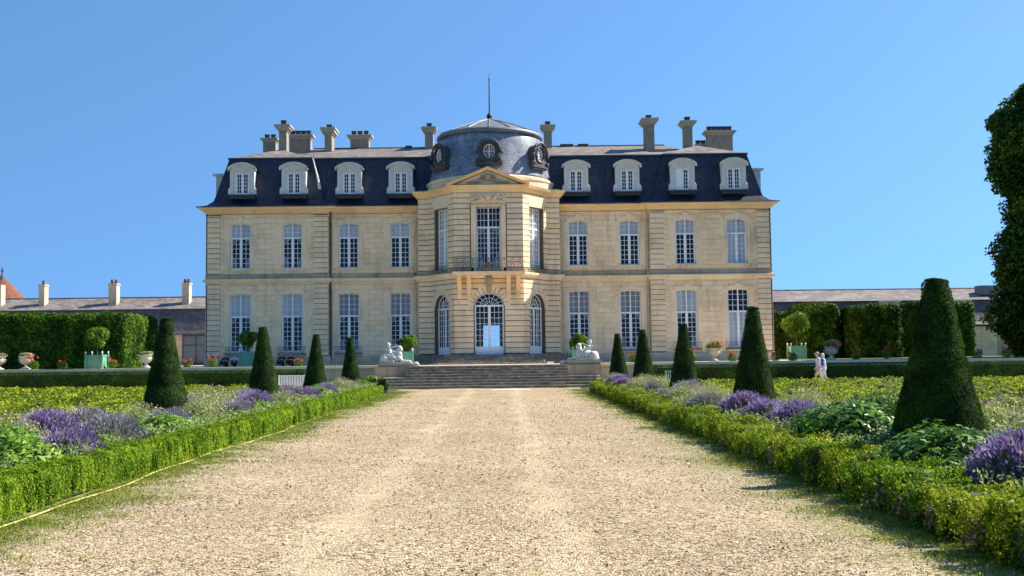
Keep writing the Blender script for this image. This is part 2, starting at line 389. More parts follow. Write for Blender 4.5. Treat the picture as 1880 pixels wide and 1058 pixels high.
# moss and grass creeping in from both edges
ed = nd(t, "ShaderNodeMath", operation='ADD'); t.links.new(sx.outputs[0], ed.inputs[0]); ed.inputs[1].default_value = .75
ab = nd(t, "ShaderNodeMath", operation='ABSOLUTE'); t.links.new(ed.outputs[0], ab.inputs[0])
nn = nd(t, "ShaderNodeMath", operation='MULTIPLY_ADD'); t.links.new(noise(t, 1.3, 8, .75, g), nn.inputs[0]); nn.inputs[1].default_value = 4.5; t.links.new(ab.outputs[0], nn.inputs[2])
mr = nd(t, "ShaderNodeMapRange"); t.links.new(nn.outputs[0], mr.inputs[0]); mr.inputs[1].default_value = 5.8; mr.inputs[2].default_value = 7.3
pc = mix(t, pc, ramp(t, noise(t, 30, 4, .6, g), [(.3, (.10,.13,.03)), (.7, (.27,.28,.09))]), mr.outputs[0])
t.links.new(pc, b.inputs['Base Color']); b.inputs['Roughness'].default_value = .95; b.inputs['Specular IOR Level'].default_value = .1
hh = mix(t, vo.outputs['Distance'], noise(t, 9, 5, .6, g), .4); inv = nd(t, "ShaderNodeInvert"); t.links.new(hh, inv.inputs[1]); bump(t, b, inv.outputs[0], .9, .03)
MT['gravel'] = m
m, t, b, g = ground_mat('pale terrace gravel', None)
t.links.new(ramp(t, noise(t, 25, 6, .7, g), [(.3, (.52,.43,.32)), (.7, (.76,.66,.52))]), b.inputs['Base Color']); b.inputs['Roughness'].default_value = .95; MT['gravelpale'] = m  # paler than the path, chosen to bounce sunlight onto the facade
m, t, b, g = ground_mat('bed soil', None)
t.links.new(ramp(t, noise(t, 12, 6, .7, g), [(.3, (.035,.028,.018)), (.7, (.11,.085,.055))]), b.inputs['Base Color']); b.inputs['Roughness'].default_value = .95
bump(t, b, noise(t, 20, 5, .7, g), .8, .04); MT['soil'] = m
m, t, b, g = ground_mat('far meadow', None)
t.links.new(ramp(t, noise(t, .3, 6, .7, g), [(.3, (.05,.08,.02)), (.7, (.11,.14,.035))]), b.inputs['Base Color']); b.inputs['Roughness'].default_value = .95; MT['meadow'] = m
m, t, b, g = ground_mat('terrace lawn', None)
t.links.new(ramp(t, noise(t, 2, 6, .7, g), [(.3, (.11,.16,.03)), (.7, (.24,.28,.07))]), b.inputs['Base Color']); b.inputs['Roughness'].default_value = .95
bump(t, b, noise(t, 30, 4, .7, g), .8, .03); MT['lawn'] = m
m, t, b, v_g = ground_mat('old stair stone', None)
v, g = wallvec(t)
c = ramp(t, noise(t, 3.0, 7, .7, g), [(.3, (.16,.13,.095)), (.52, (.32,.265,.195)), (.72, (.58,.50,.38))])
mp = nd(t, "ShaderNodeMapping"); mp.inputs['Scale'].default_value = (.7, 5, 12); t.links.new(g, mp.inputs[0])
c = mix(t, c, (.05,.045,.035), ramp(t, noise(t, 1.4, 6, .65, mp.outputs[0]), [(.48, (0,0,0)), (.66, (.8,.8,.8))]))
t.links.new(c, b.inputs['Base Color']); b.inputs['Roughness'].default_value = .9; bump(t, b, noise(t, 14, 6, .7, g), .7, .03); MT['stair'] = m
# ================================================================== THE SETTING: ground
AX = -0.95          # axis of stairs and house
YW = 77.0           # plane of the wing facades
TZ = 1.24           # terrace level
def sheet(name, x0, x1, y0, y1, z, m, label, cat, kind='structure', nx=1, ny=1, f=None):
    xs = np.linspace(x0, x1, nx+1); ys = np.linspace(y0, y1, ny+1)
    X, Yg = np.meshgrid(xs, ys); Z = np.full_like(X, z)
    if f is not None: Z = Z + f(X, Yg)
    V = np.stack([X, Yg, Z], -1).reshape(-1, 3)
    i = np.arange(ny)[:, None]*(nx+1) + np.arange(nx)[None]; F = np.stack([i, i+1, i+nx+2, i+nx+1], -1).reshape(-1, 4)
    return tag(link(name, np_mesh(name, V, F, m, True)), label, cat, kind=kind)
sheet('ground', -2500, 2500, -300, 4500, -.05, MT['meadow'], 'far level ground running out to the horizon', 'ground')
gz = lambda X, Y: .012*np.sin(X*1.3+Y*.4)+.012*np.sin(X*.6-Y*.9)
sheet('path', -6.4, 4.9, -2, 60.4, 0.0, MT['gravel'], 'wide pale gravel path leading straight to the stairs', 'path', nx=60, ny=220, f=gz)
sheet('soil', -9.6, -5.7, 0, 60, .03, MT['soil'], 'dark soil of the flower bed left of the path', 'soil')
sheet('soil', 4.25, 7.9, 0, 60.4, .03, MT['soil'], 'dark soil of the flower bed right of the path', 'soil')
# cross walk in front of the terrace
sheet('crosswalk', -60, 60, 57.6, 62.7, -.012, MT['gravelpale'], 'gravel walk crossing in front of the terrace', 'path')
# terrace
tb = MB()
tb.box(-90, 90, 66.0, 200, -.3, TZ-.02)
tb.box(AX-6.6, AX+6.6, 63.3, 66.0, -.3, TZ-.021)
tag(tb.build('terrace', MT['greystone']), 'raised terrace the great house stands on', 'terrace', kind='structure')
sheet('terrace_gravel', -90, 90, 66.4, 200, TZ, MT['gravelpale'], 'gravel surface of the terrace around the house', 'gravel', kind='structure')
for a, c2, side in ((-40, AX-6.9, 'left'), (AX+6.9, 40, 'right')):
    sheet('lawn', a, c2, 66.5, 69.4, TZ+.03, MT['lawn'], f'narrow grass strip along the terrace edge {side} of the stairs', 'lawn')
sheet('lawn', 20.5, 60, 69.6, 97, TZ+.02, MT['meadow'], 'added dark grass sheet before the tall hedge blocks on the right', 'lawn')  # made-up grass, added to cut gravel bounce onto the hedge blocks
for a, c2, side in ((-60, AX-6.6, 'left'), (AX+6.6, 60, 'right')):
    r_ = empty('terrace_wall', (a/2+c2/2, 65.9, 0))
    tag(r_, f'low stone retaining wall of the terrace {side} of the stairs', 'wall')
    ox = -(a+c2)/2
    MB().box(a+ox, c2+ox, -.12, .05, -.1, TZ-.10).build('wall_face', MT['plinth'], r_)
    MB().box(a+ox, c2+ox, -.20, .5, TZ-.10, TZ+.05).build('coping', MT['trim'], r_)

# ---- lower stairs
st = empty('garden_stairs', (AX, 61.5, 0)); tag(st, 'broad flight of dark weathered stone steps rising from the gravel path', 'stairs')
rise = TZ/8
rr = random.Random(3)
for k in range(8):
    y0 = 60.25 + k*.38 - 61.5
    hw = 6.35 - .05*k if k < 4 else 4.62
    m_ = MB(); x = -hw
    while x < hw:
        L = min(rr.uniform(1.6, 2.9), hw-x)
        if hw-x-L < .5: L = hw-x
        dz = rr.uniform(-.014, .006); dy = rr.uniform(-.025, .02)
        m_.box(x+.006, x+L-.006, y0+dy, y0+.62 if k < 7 else y0+.9, k*rise-.05, (k+1)*rise+dz)
        m_.box(x+.006, x+L-.006, y0+dy-.035, y0+dy, (k+1)*rise-.05, (k+1)*rise+dz-.004)
        x += L
    m_.build('step', MT['stair'], st)
MB().box(-6.4, 6.4, .35, 1.85, -.2, 3.9*rise).box(-4.62, 4.62, 1.6, 2.0, 0, TZ-.06).build('step_core', MT['greystone'], st)
# ---- upper stairs in front of the bay
us = empty('upper_stairs', (AX, 71, TZ)); tag(us, 'shallow upper flight of dark steps under the arched doors', 'stairs')
for k in range(5):
    g_ = 2.1 - k*.42
    pts = [(-5.3-g_*.55, 6.0), (-4.9-g_*.6, 5.0), (-2.75-g_*.5, 2.05-g_), (2.75+g_*.5, 2.05-g_), (4.9+g_*.6, 5.0), (5.3+g_*.55, 6.0)]
    z0, z1 = k*.132-.02, (k+1)*.132
    n = len(pts); vs = [(x, y, z0) for x, y in pts] + [(x, y, z1) for x, y in pts]
    m_ = MB().add(vs, [tuple(range(n))[::-1], tuple(range(n, 2*n))] + [(i, (i+1) % n, (i+1) % n+n, i+n) for i in range(n)])
    m_.build('step', MT['stair'], us)

# ================================================================== THE GREAT HOUSE
H = empty('chateau', (AX, YW, TZ))
tag(H, 'symmetrical yellow limestone country house with slate mansard roof and domed central bay', 'country house')
def hp(mb, name, m, smooth=False, parent=None, loc=(0,0,0), rz=0):
    if parent is None: return mb.build(name, m, H, smooth, (loc[0], loc[1], loc[2]-TZ), rz)
    return mb.build(name, m, parent, smooth, loc, rz)
def FR(o, d, base=0):
    """frame on a wall: s along, out outward, z up"""
    dx, dy = d; L = math.hypot(dx, dy); dx /= L; dy /= L
    return lambda s, y, z: (o[0]+dx*s - dy*y*1.0*(1) if False else o[0]+dx*s + (-dy)*y, o[1]+dy*s + dx*y, z)
# y is inward depth (positive into the wall) for d=+x

def topz(op, x):
    c, w_, zb, zt, rise_ = op[:5]; hw = w_/2
    u = max(-1, min(1, (x-c)/hw))
    return zt - rise_ + rise_*math.sqrt(max(0, 1-u*u)) if rise_ > .4 else zt - rise_*u*u
def wall(mb, F, s0, s1, z0, z1, ops, depth=.32):
    xs = s0
    for op in sorted(ops):
        c, w_, zb, zt, ri = op[:5]; a, b_ = c-w_/2, c+w_/2
        mb.quad(F(xs,0,z0), F(a,0,z0), F(a,0,z1), F(xs,0,z1))
        if zb > z0: mb.quad(F(a,0,z0), F(b_,0,z0), F(b_,0,zb), F(a,0,zb))
        N = 14 if ri > 0 else 1
        P = [(a+(b_-a)*i/N) for i in range(N+1)]
        T = [topz(op, p) for p in P]
        for i in range(N): mb.quad(F(P[i],0,T[i]), F(P[i+1],0,T[i+1]), F(P[i+1],0,z1), F(P[i],0,z1))
        ring = [(a,zb)] + list(zip(P, T)) + [(b_,zb)]
        for i in range(len(ring)):
            p, q = ring[i], ring[(i+1) % len(ring)]
            mb.quad(F(p[0],0,p[1]), F(q[0],0,q[1]), F(q[0],depth,q[1]), F(p[0],depth,p[1]))
        xs = b_
    mb.quad(F(xs,0,z0), F(s1,0,z0), F(s1,0,z1), F(xs,0,z1))
def courses(mb, F, s0, s1, z0, z1, ops=(), out=.07, ch=.365, gap=.05, vou=.0, clear=0.0):
    z = z0
    while z < z1-.1:
        zt = min(z+ch, z1); segs = [(s0, s1)]
        for op in ops:
            c, w_, zb, zo, ri = op[:5]
            if zb < zt-.02 and zo+vou > z+.02:
                hw = w_/2+clear
                if z > zo-ri:   # within the arch: width of arch at the underside of the course
                    u = min(1, (z-(zo-ri))/(ri+vou)); hw = (w_/2+vou*.9)*math.sqrt(max(0, 1-u*u))
                elif zt > zo-ri and ri > .4: hw = w_/2+clear
                ns = []
                for a, b_ in segs:
                    if c-hw > a: ns.append((a, min(b_, c-hw)))
                    if c+hw < b_: ns.append((max(a, c+hw), b_))
                segs = [q for q in ns if q[1]-q[0] > .03]
        for a, b_ in segs: mb.box(a, b_, -out, .03, z+gap/2, zt-gap/2, F)
        z += ch
fx = FR((0,0), (1,0))
Fpav = lambda s, y, z: (s, y-.3, z)
Fwing = lambda s, y, z: (s, y, z)
Z_BASE, Z_STR, Z_COR = TZ-.05, 7.25, 12.05
WU = (1.42, 8.1, 11.34, .14)      # upper windows: width, bottom, top, rise
WL = (1.50, 2.1, 6.33, .07)
LVAR = {}
for sgn in (-1, 1):
    mb = MB()
    for F, a, b_, cs in ((Fpav, 11.35, 19.9, (13.9, 17.55)), (Fwing, 4.95, 11.35, (6.32, 9.97))):
        s0, s1 = sorted((sgn*a, sgn*b_))
        wall(mb, F, s0, s1, Z_BASE, Z_STR, [(sgn*c,)+WL for c in cs])
        wall(mb, F, s0, s1, Z_STR, Z_COR+.3, [(sgn*c,)+WU for c in cs])
    mb.quad((sgn*11.35,-.3,Z_BASE),(sgn*11.35,0,Z_BASE),(sgn*11.35,0,Z_COR),(sgn*11.35,-.3,Z_COR))
    mb.quad((sgn*19.9,-.3,Z_BASE),(sgn*19.9,14,Z_BASE),(sgn*19.9,14,Z_COR+.3),(sgn*19.9,-.3,Z_COR+.3))
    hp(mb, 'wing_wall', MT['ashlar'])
# back wall with the far door of the hall
bw_ = MB()
wall(bw_, lambda s, y, z: (s, 14-y, z), -19.9, 19.9, Z_BASE, Z_COR+.3, [(-.05, 1.35, 2.45, 4.3, .0)])
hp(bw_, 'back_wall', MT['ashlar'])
inn = MB()
wall(inn, lambda s, y, z: (s, 1.6-y*.1, z), -19.8, 19.8, Z_BASE, Z_COR, [(.1, 1.9, 2.2, 4.6, .3)])
inn.quad((-19.8,.4,1.9),(19.8,.4,1.9),(19.8,1.6,1.9),(-19.8,1.6,1.9)).quad((-2.2,-3.2,1.9),(2.2,-3.2,1.9),(4.8,.4,1.9),(-4.8,.4,1.9))
inn.quad((-19.8,.4,7.1),(19.8,.4,7.1),(19.8,1.6,7.1),(-19.8,1.6,7.1)).quad((-2.2,-3.2,7.0),(2.2,-3.2,7.0),(4.8,.4,7.1),(-4.8,.4,7.1))
inn.quad((-2.2,-3.2,12.3),(2.2,-3.2,12.3),(4.8,1.6,12.3),(-4.8,1.6,12.3)).quad((-19.8,.4,12.2),(19.8,.4,12.2),(19.8,1.6,12.2),(-19.8,1.6,12.2))
hp(inn, 'interior', MT['inner'])
# --- bay
BP = [(-4.95,0),(-4.95,-.8),(-4.2,-.8),(-2.3,-3.6),(2.3,-3.6),(4.2,-.8),(4.95,-.8),(4.95,0)]
LA = math.hypot(1.9, 2.8)
FL = FR((-4.2,-.8), (1.9,-2.8)); FC = FR((-2.3,-3.6), (1,0)); FRt = FR((2.3,-3.6), (1.9,2.8))
DC = (2.3, 2.0, 1.9, 6.03, .86); DS = (LA/2+.02, 1.95, 1.9, 5.98, .95)
UC = (2.3, 1.66, 7.5, 11.87, 0.0); US = (LA/2+.02, 1.66, 7.55, 11.95, .0)
bay = MB()
for F, L, lo, up in ((FL, LA, DS, US), (FC, 4.6, DC, UC), (FRt, LA, DS, US)):
    wall(bay, F, 0, L, Z_BASE, Z_STR, [lo], .4); wall(bay, F, 0, L, Z_STR, 12.9, [up], .4)
for sgn in (-1, 1):
    x0, x1 = sorted((sgn*4.2, sgn*4.95))
    bay.quad((x0,-.8,Z_BASE),(x1,-.8,Z_BASE),(x1,-.8,12.9),(x0,-.8,12.9))
    bay.quad((sgn*4.95,-.8,Z_BASE),(sgn*4.95,0,Z_BASE),(sgn*4.95,0,12.9),(sgn*4.95,-.8,12.9))
hp(bay, 'bay_wall', MT['joint'])
ru = MB()
for F, L, lo, up in ((FL, LA, DS, US), (FC, 4.6, DC, UC), (FRt, LA, DS, US)):
    courses(ru, F, -.02, L+.02, 1.95, 7.0, [lo], vou=.28, clear=.06)
    courses(ru, F, -.02, L+.02, 7.75, 12.85, [up], clear=(.42 if F is FC else .10), vou=.0)
for sgn in (-1, 1):
    x0, x1 = sorted((sgn*4.2, sgn*4.97))
    courses(ru, Fwing if False else (lambda s, y, z: (s, y-.8, z)), x0, x1, 1.95, 7.0); courses(ru, lambda s, y, z: (s, y-.8, z), x0, x1, 7.75, 12.85)
hp(ru, 'rusticated_masonry', MT['block'])
# quoin pilasters on the wings
for sgn in (-1, 1):
    for a, b_, F in ((18.95, 19.94, Fpav), (11.38, 12.4, Fpav)):
        s0, s1 = sorted((sgn*a, sgn*b_)); q = MB()
        hp(MB().box(s0, s1, -.02, .02, Z_BASE+.6, Z_COR-.02, F), 'joint_bed', MT['joint'])
        courses(q, F, s0, s1, 1.95, 7.0, out=.08, gap=.04); hp(q, 'quoin', MT['block']); q = MB(); courses(q, F, s0, s1, 7.75, 12.0, out=.08, gap=.04)
        if a > 15:
            hp(q, 'quoin', MT['block']); q = MB()
            Fs = lambda s, y, z, g=sgn: (g*(19.9-y), s-.3, z)
            courses(q, Fs, -.08, .95, 1.95, 7.0, out=.08, gap=.04); hp(q, 'quoin', MT['block']); q = MB(); courses(q, Fs, -.08, .95, 7.75, 12.0, out=.08, gap=.04)
        hp(q, 'quoin', MT['block'])
# voussoirs round the three arches
for F, d in ((FL, DS), (FC, DC), (FRt, DS)):
    v_ = MB(); c, w_, zb, zt, ri = d; n = 13; zc = zt-ri
    for i in range(n):
        t0, t1 = math.pi*(i+.06)/n, math.pi*(i+.94)/n
        r0x, r0z, r1x, r1z = w_/2+.01, ri+.01, w_/2+.42, ri+.50+(.15 if i == n//2 else 0)
        pts = [(c-r0x*math.cos(t0), zc+r0z*math.sin(t0)), (c-r0x*math.cos(t1), zc+r0z*math.sin(t1)), (c-r1x*math.cos(t1), zc+r1z*math.sin(t1)), (c-r1x*math.cos(t0), zc+r1z*math.sin(t0))]
        ou = -.085 if i % 2 else -.075
        vs = [F(x, ou, z) for x, z in pts] + [F(x, .1, z) for x, z in pts]
        v_.add(vs, [(0,1,2,3),(7,6,5,4),(0,4,5,1),(1,5,6,2),(2,6,7,3),(3,7,4,0)])
    hp(v_, 'arch_voussoir', MT['block'])
# flat arches above upper side windows
for F in (FL, FRt):
    v_ = MB(); c = LA/2+.02
    for i in range(7):
        u0, u1 = (i-3.5)/7, (i-2.5)/7
        pts = [(c+u0*1.8+.012, 11.97), (c+u1*1.8-.012, 11.97), (c+u1*2.7-.012, 12.82), (c+u0*2.7+.012, 12.82)]
        vs = [F(x, -.085, z) for x, z in pts] + [F(x, .1, z) for x, z in pts]
        v_.add(vs, [(0,1,2,3),(7,6,5,4),(0,4,5,1),(1,5,6,2),(2,6,7,3),(3,7,4,0)])
    hp(v_, 'flat_arch', MT['trim'])
# window surrounds
def surround(F, c, w_, zb, zt, ri, wd=.30, ears=.12, out=.06, m='trim', sill=True):
    s_ = MB(); hw = w_/2
    for g in (-1, 1):
        a, b_ = sorted((c+g*hw, c+g*(hw+wd))); s_.box(a, b_, -out, .02, zb, zt-ri-.0, F)
        a, b_ = sorted((c+g*(hw+wd), c+g*(hw+wd+ears))); s_.box(a, b_, -out*.6, .02, zb-.3, zt+.12, F)
    N = 10; op = (c, w_, zb, zt, ri); opo = (c, w_+2*wd, zb, zt+wd, ri*1.6)
    for i in range(N):
        x0, x1 = c-hw+w_*i/N, c-hw+w_*(i+1)/N
        X0, X1 = c-hw-wd+(w_+2*wd)*i/N, c-hw-wd+(w_+2*wd)*(i+1)/N
        pts = [(x0, topz(op, x0)), (x1, topz(op, x1)), (X1, topz(opo, X1)), (X0, topz(opo, X0))]
        vs = [F(x, -out-.004, z) for x, z in pts] + [F(x, .02, z) for x, z in pts]
        s_.add(vs, [(0,1,2,3),(7,6,5,4),(0,4,5,1),(1,5,6,2),(2,6,7,3),(3,7,4,0)])
    for g in (-1, 1):
        x0, x1 = sorted((c+g*hw, c+g*(hw+wd))); s_.box(x0, x1, -out+.002, .02, zt-ri, zt-ri+.02, F)
    hwk = .13
    pts = [(c-hwk, zt-.02), (c+hwk, zt-.02), (c+hwk*1.5, zt+wd+.14), (c-hwk*1.5, zt+wd+.14)]
    vs = [F(x, -out-.05, z) for x, z in pts] + [F(x, .02, z) for x, z in pts]
    s_.add(vs, [(0,1,2,3),(7,6,5,4),(0,4,5,1),(1,5,6,2),(2,6,7,3),(3,7,4,0)])
    if sill: s_.box(c-hw-.12, c+hw+.12, -out-.06, .2, zb-.16, zb, F)
    return s_
for sgn in (-1, 1):
    for c, F in ((17.55,Fpav),(13.9,Fpav),(9.97,Fwing),(6.32,Fwing)):
        hp(surround(F, sgn*c, *WU), 'window_surround', MT['trim'])
        hp(surround(F, sgn*c, *WL, wd=.26), 'window_surround', MT['trim'])
# recessed panel mouldings between the wing windows
for sgn in (-1, 1):
    for c, F in ((15.72, Fpav), (8.15, Fwing)):
        p_ = MB()
        for (z0, z1) in ((7.95, 11.75), (2.0, 6.85)):
            a, b_ = sgn*c-.72, sgn*c+.72
            p_.box(a, b_, -.035, .01, z0, z1, F)
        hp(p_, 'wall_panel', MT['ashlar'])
# plinth, string course, cornices
WP = {-1: [(-19.9,14),(-19.9,-.3),(-11.35,-.3),(-11.35,0),(-4.95,0)], 1: [(4.95,0),(11.35,0),(11.35,-.3),(19.9,-.3),(19.9,14)]}
for sgn in (-1, 1):
    P_ = WP[sgn]
    hp(MB().sweep(P_, [(-.1,Z_BASE),(.16,Z_BASE),(.16,1.75),(.10,1.86),(.06,1.9),(-.1,1.9)]), 'plinth', MT['plinth'])
    hp(MB().sweep(P_, [(-.1,7.02),(.05,7.02),(.10,7.12),(.20,7.18),(.24,7.30),(.24,7.36),(.02,7.42),(-.1,7.42)]), 'string_course', MT['trim'])
    hp(MB().sweep(P_, [(-.1,7.42),(.09,7.42),(.09,7.72),(-.1,7.75)]), 'parapet_band', MT['greystone'])
    hp(MB().sweep(P_, [(-.1,11.86),(.08,11.86),(.08,11.93),(.03,11.95),(-.1,11.95)]), 'architrave', MT['trim'])
    hp(MB().sweep(P_, [(-.1,12.0),(.10,12.0),(.14,12.1),(.26,12.14),(.30,12.24),(.46,12.28),(.52,12.36),(.56,12.42),(-.1,12.44)]), 'cornice', MT['bounceglow'])
    hp(MB().sweep(P_, [(-.1,12.44),(.60,12.425),(.64,12.46),(.62,12.49),(-.1,12.5)]), 'gutter', MT['leaddark'])
hp(MB().sweep(BP, [(-.1,Z_BASE),(.14,Z_BASE),(.14,1.9),(-.1,1.9)]), 'plinth', MT['plinth'])
hp(MB().sweep(BP, [(-.1,7.02),(.09,7.02),(.14,7.12),(.26,7.18),(.32,7.30),(.32,7.40),(.02,7.45),(-.1,7.45)]), 'string_course', MT['trim'])
hp(MB().sweep(BP, [(-.1,7.45),(.11,7.45),(.11,7.72),(-.1,7.75)]), 'parapet_band', MT['greystone'])
hp(MB().sweep(BP, [(-.1,12.86),(.10,12.86),(.16,12.96),(.24,13.0),(.28,13.1),(.38,13.16),(.43,13.26),(.46,13.32),(-.1,13.36)]), 'cornice', MT['bounceglow'])
hp(MB().lathe([(4.2,13.2),(4.5,13.34),(4.5,13.8),(4.58,13.88),(4.58,14.02),(4.42,14.12),(3.9,14.2)], (.10,.9,0), 64), 'blocking_course', MT['trim'])
hp(MB().sweep(BP[1:-1], [(-1.2,13.34),(.30,13.36),(.05,13.46),(-1.2,13.5)]), 'cornice_flashing', MT['lead'])
# --- pediment over the centre
pd = MB()
X0, X1, za, zb_ = -2.65, 2.65, 13.34, 14.5
pd.add([(X0+.35,-3.75,13.36),(X1-.35,-3.75,13.36),(0,-3.75,zb_-.17),(X0+.35,-1.2,13.36),(X1-.35,-1.2,13.36),(0,-1.2,zb_-.17)], [(0,1,2),(3,5,4),(0,2,5,3),(1,4,5,2),(0,3,4,1)])
hp(pd, 'pediment', MT['trim'])
rk = MB()
for g in (-1, 1):
    for (o0, o1, yy) in ((0, .07, -4.12), (-.07, 0, -4.02), (-.12, -.07, -3.92)):
        vs = [(g*2.78, yy, za+o0), (g*2.78, yy, za+o1), (0, yy, zb_+o1), (0, yy, zb_+o0)]
        vs += [(x, -1.2, z) for x, y, z in vs]
        rk.add(vs, [(0,1,2,3),(7,6,5,4),(0,4,5,1),(1,5,6,2),(2,6,7,3),(3,7,4,0)])
hp(rk, 'raking_cornice', MT['bounceglow'])
# carved crest in the pediment and relief panel over the window
cr = MB(); cr.ball((0,-3.8,13.88), .24, 8, 1.15); cr.ball((0,-3.95,13.95), .13, 6)
for g in (-1, 1):
    cr.tube([(g*.25,-3.82,13.75),(g*.6,-3.85,13.62),(g*1.0,-3.84,13.56),(g*1.45,-3.82,13.5)], .13, 6, .05)
    cr.tube([(g*.2,-3.85,14.0),(g*.42,-3.85,13.95),(g*.5,-3.85,13.75)], .07, 6)
    cr.ball((g*.45,-3.85,13.62), .12, 5); cr.ball((g*.85,-3.85,13.55), .1, 5)
hp(cr, 'pediment_carving', MT['greystone'], True)
rp = MB(); rp.box(-1.18, 1.18, -3.73, -3.5, 12.02, 12.84)
rp.box(-1.2, 1.2, -3.78, -3.6, 12.0, 12.06)
rp.ball((0,-3.75,12.5), .2, 8, 1.2, 1.1, .5)
rp.tube([(-.18,-3.78,12.35),(0,-3.8,12.2),(.18,-3.78,12.35)], .06, 6)
for g in (-1, 1):
    rp.tube([(g*.3,-3.78,12.3),(g*.5,-3.8,12.5),(g*.62,-3.8,12.62)], .1, 6); rp.ball((g*.66,-3.8,12.72), .1, 6)
    rp.tube([(g*.45,-3.78,12.35),(g*.8,-3.78,12.22),(g*1.08,-3.78,12.16)], .085, 6)
    rp.tube([(g*.6,-3.8,12.55),(g*.85,-3.78,12.5),(g*1.0,-3.78,12.66)], .05, 6); rp.tube([(g*.22,-3.78,12.6),(g*.4,-3.78,12.68),(g*.55,-3.78,12.6)], .05, 6)
    rp.ball((g*1.02,-3.78,12.4), .09, 5)
hp(rp, 'relief_panel', MT['trim'], True)
cs = MB()
for g in (-1, 1):
    a, b_ = sorted((g*.83, g*1.18)); cs.box(a, b_, -3.71, -3.58, 7.5, 12.0)
    a, b_ = sorted((g*.87, g*1.0)); cs.box(a, b_, -3.745, -3.70, 7.5, 11.98)
cs.box(-.84, .84, -3.71, -3.58, 11.875, 12.0)
hp(cs, 'window_surround', MT['trim'])
# --- windows
def glazing(w_, zb, zt, ri, tr, cols, r_lo, r_up, panel=0, fan=False, t1=.045):
    """white frame and its pane, centred on x=0, y=0, z relative to zb"""
    f = MB(); g = MB(); hw = w_/2; op = (0, w_, 0, zt-zb, ri); H_ = zt-zb; tz = tr-zb
    N = 14
    xs = [-hw+w_*i/N for i in range(N+1)]; T = [topz(op, x) for x in xs]
    for i in range(N): f.bar((xs[i], T[i]-.03), (xs[i+1], T[i+1]-.03), .075, (-.035,.05))
    f.box(-hw, -hw+.075, -.035, .05, 0, T[0]); f.box(hw-.075, hw, -.035, .05, 0, T[0])
    f.box(-hw, hw, -.035, .05, 0, .09); f.box(-hw, hw, -.05, .05, tz-.06, tz+.06)
    f.box(-.06, .06, -.045, .04, .05, tz)
    if not fan: f.box(-.045, .045, -.04, .04, tz, topz(op, 0))
    if panel: f.box(-hw+.03, hw-.03, -.02, .04, .05, panel); f.box(-hw+.15, -.12, -.035, 0, .12, panel-.08); f.box(.12, hw-.15, -.035, 0, .12, panel-.08)
    b0 = max(panel, .07)
    hc = cols//2
    for g_ in (-1, 1):
        for k in range(1, hc):
            x = g_*(.06+(hw-.135)*k/hc)
            f.box(x-.0145, x+.0145, -.02, .02, b0, tz-.05)
            if not fan: f.box(x-.0145, x+.0145, -.02, .02, tz+.05, topz(op, x)-.02)
        a, b_ = sorted((g_*.06, g_*(hw-.075)))
        f.box(a, a+.035, -.028, .03, b0, tz-.05); f.box(b_-.035, b_, -.028, .03, b0, tz-.05)
    for k in range(1, r_lo): z = b0+(tz-.06-b0)*k/r_lo; f.box(-hw+.05, hw-.05, -.018, .018, z-.0145, z+.0145)
    if fan:
        n = 8
        for k in range(1, n):
            t_ = math.pi*k/n; f.bar((.25*hw*math.cos(t_), tz+.25*ri*math.sin(t_)), (.97*hw*math.cos(t_), tz+.97*ri*math.sin(t_)), .03, (-.018,.018))
        for rr_ in (.25, .62):
            for k in range(12):
                a, b_ = math.pi*k/12, math.pi*(k+1)/12
                f.bar((rr_*hw*math.cos(a), tz+rr_*ri*math.sin(a)), (rr_*hw*math.cos(b_), tz+rr_*ri*math.sin(b_)), .03, (-.018,.018))
    else:
        for k in range(1, r_up): z = tz+.06+(H_-.07-tz)*k/r_up; f.box(-hw+.05, hw-.05, -.018, .018, z-.0145, z+.0145)
    for i in range(N): g.quad((xs[i],.012,.03),(xs[i+1],.012,.03),(xs[i+1],.012,T[i+1]-.03),(xs[i],.012,T[i]-.03))
    return f.mesh('window', MT['white']), g.mesh('pane', MT['glass'])
def blindmesh(w_, z0, z1): return MB().box(-w_/2+.05, w_/2-.05, .10, .115, z0, z1)
def drape(w_, z0, z1):
    d = MB(); n = 10
    for g in (-1, 1):
        rows = []
        for k in range(9):
            v = k/8; z = z0+(z1-z0)*v
            inner = .06 + .40*w_/2*(0 if v > .75 else (1-abs(v-.38)/.38*.75 if v > .02 else .4))
            inner = .12+ (w_/2-.08)*(.30 + .62*math.sin(math.pi*min(1, (1-v)*1.25))**1.2 if v < 1 else 0)
            row = [(g*(w_/2-.04 - (w_/2-.04-inner)*j/n), .2+.025*math.sin(j*2.4), z) for j in range(n+1)]
            rows.append(row)
        for k in range(8):
            for j in range(n): d.quad(rows[k][j], rows[k][j+1], rows[k+1][j+1], rows[k+1][j])
    return d
gU = glazing(WU[0], WU[1], WU[2], WU[3], 10.28, 4, 6, 3)
gL = glazing(WL[0], WL[1], WL[2], WL[3], 4.72, 4, 7, 4, .22)
gDC = glazing(2.0, 1.9, 6.03, .86, 5.17, 6, 7, 2, .52, fan=True)
gDS = glazing(1.95, 1.9, 5.98, .95, 5.03, 6, 7, 2, .52, fan=True)
gUC = glazing(1.66, 7.5, 11.87, 0, 10.5, 6, 8, 3, .25)
gUS = glazing(1.66, 7.55, 11.95, 0, 10.5, 6, 8, 4, .2)
cb = drape(1.66, .3, 2.95).mesh('curtain', MT['curtain'])
b_up = blindmesh(WU[0], 10.30-8.1, 3.20).mesh('blind', MT['blind'])
b_all = blindmesh(WU[0], .03, 3.20).mesh('blind', MT['blind'])
bl_up = blindmesh(WL[0], 4.74-2.1, 4.18).mesh('blind', MT['blind'])
bl_upg = blindmesh(WL[0], 4.74-2.1, 4.18).mesh('blind', MT['blindgrey'])
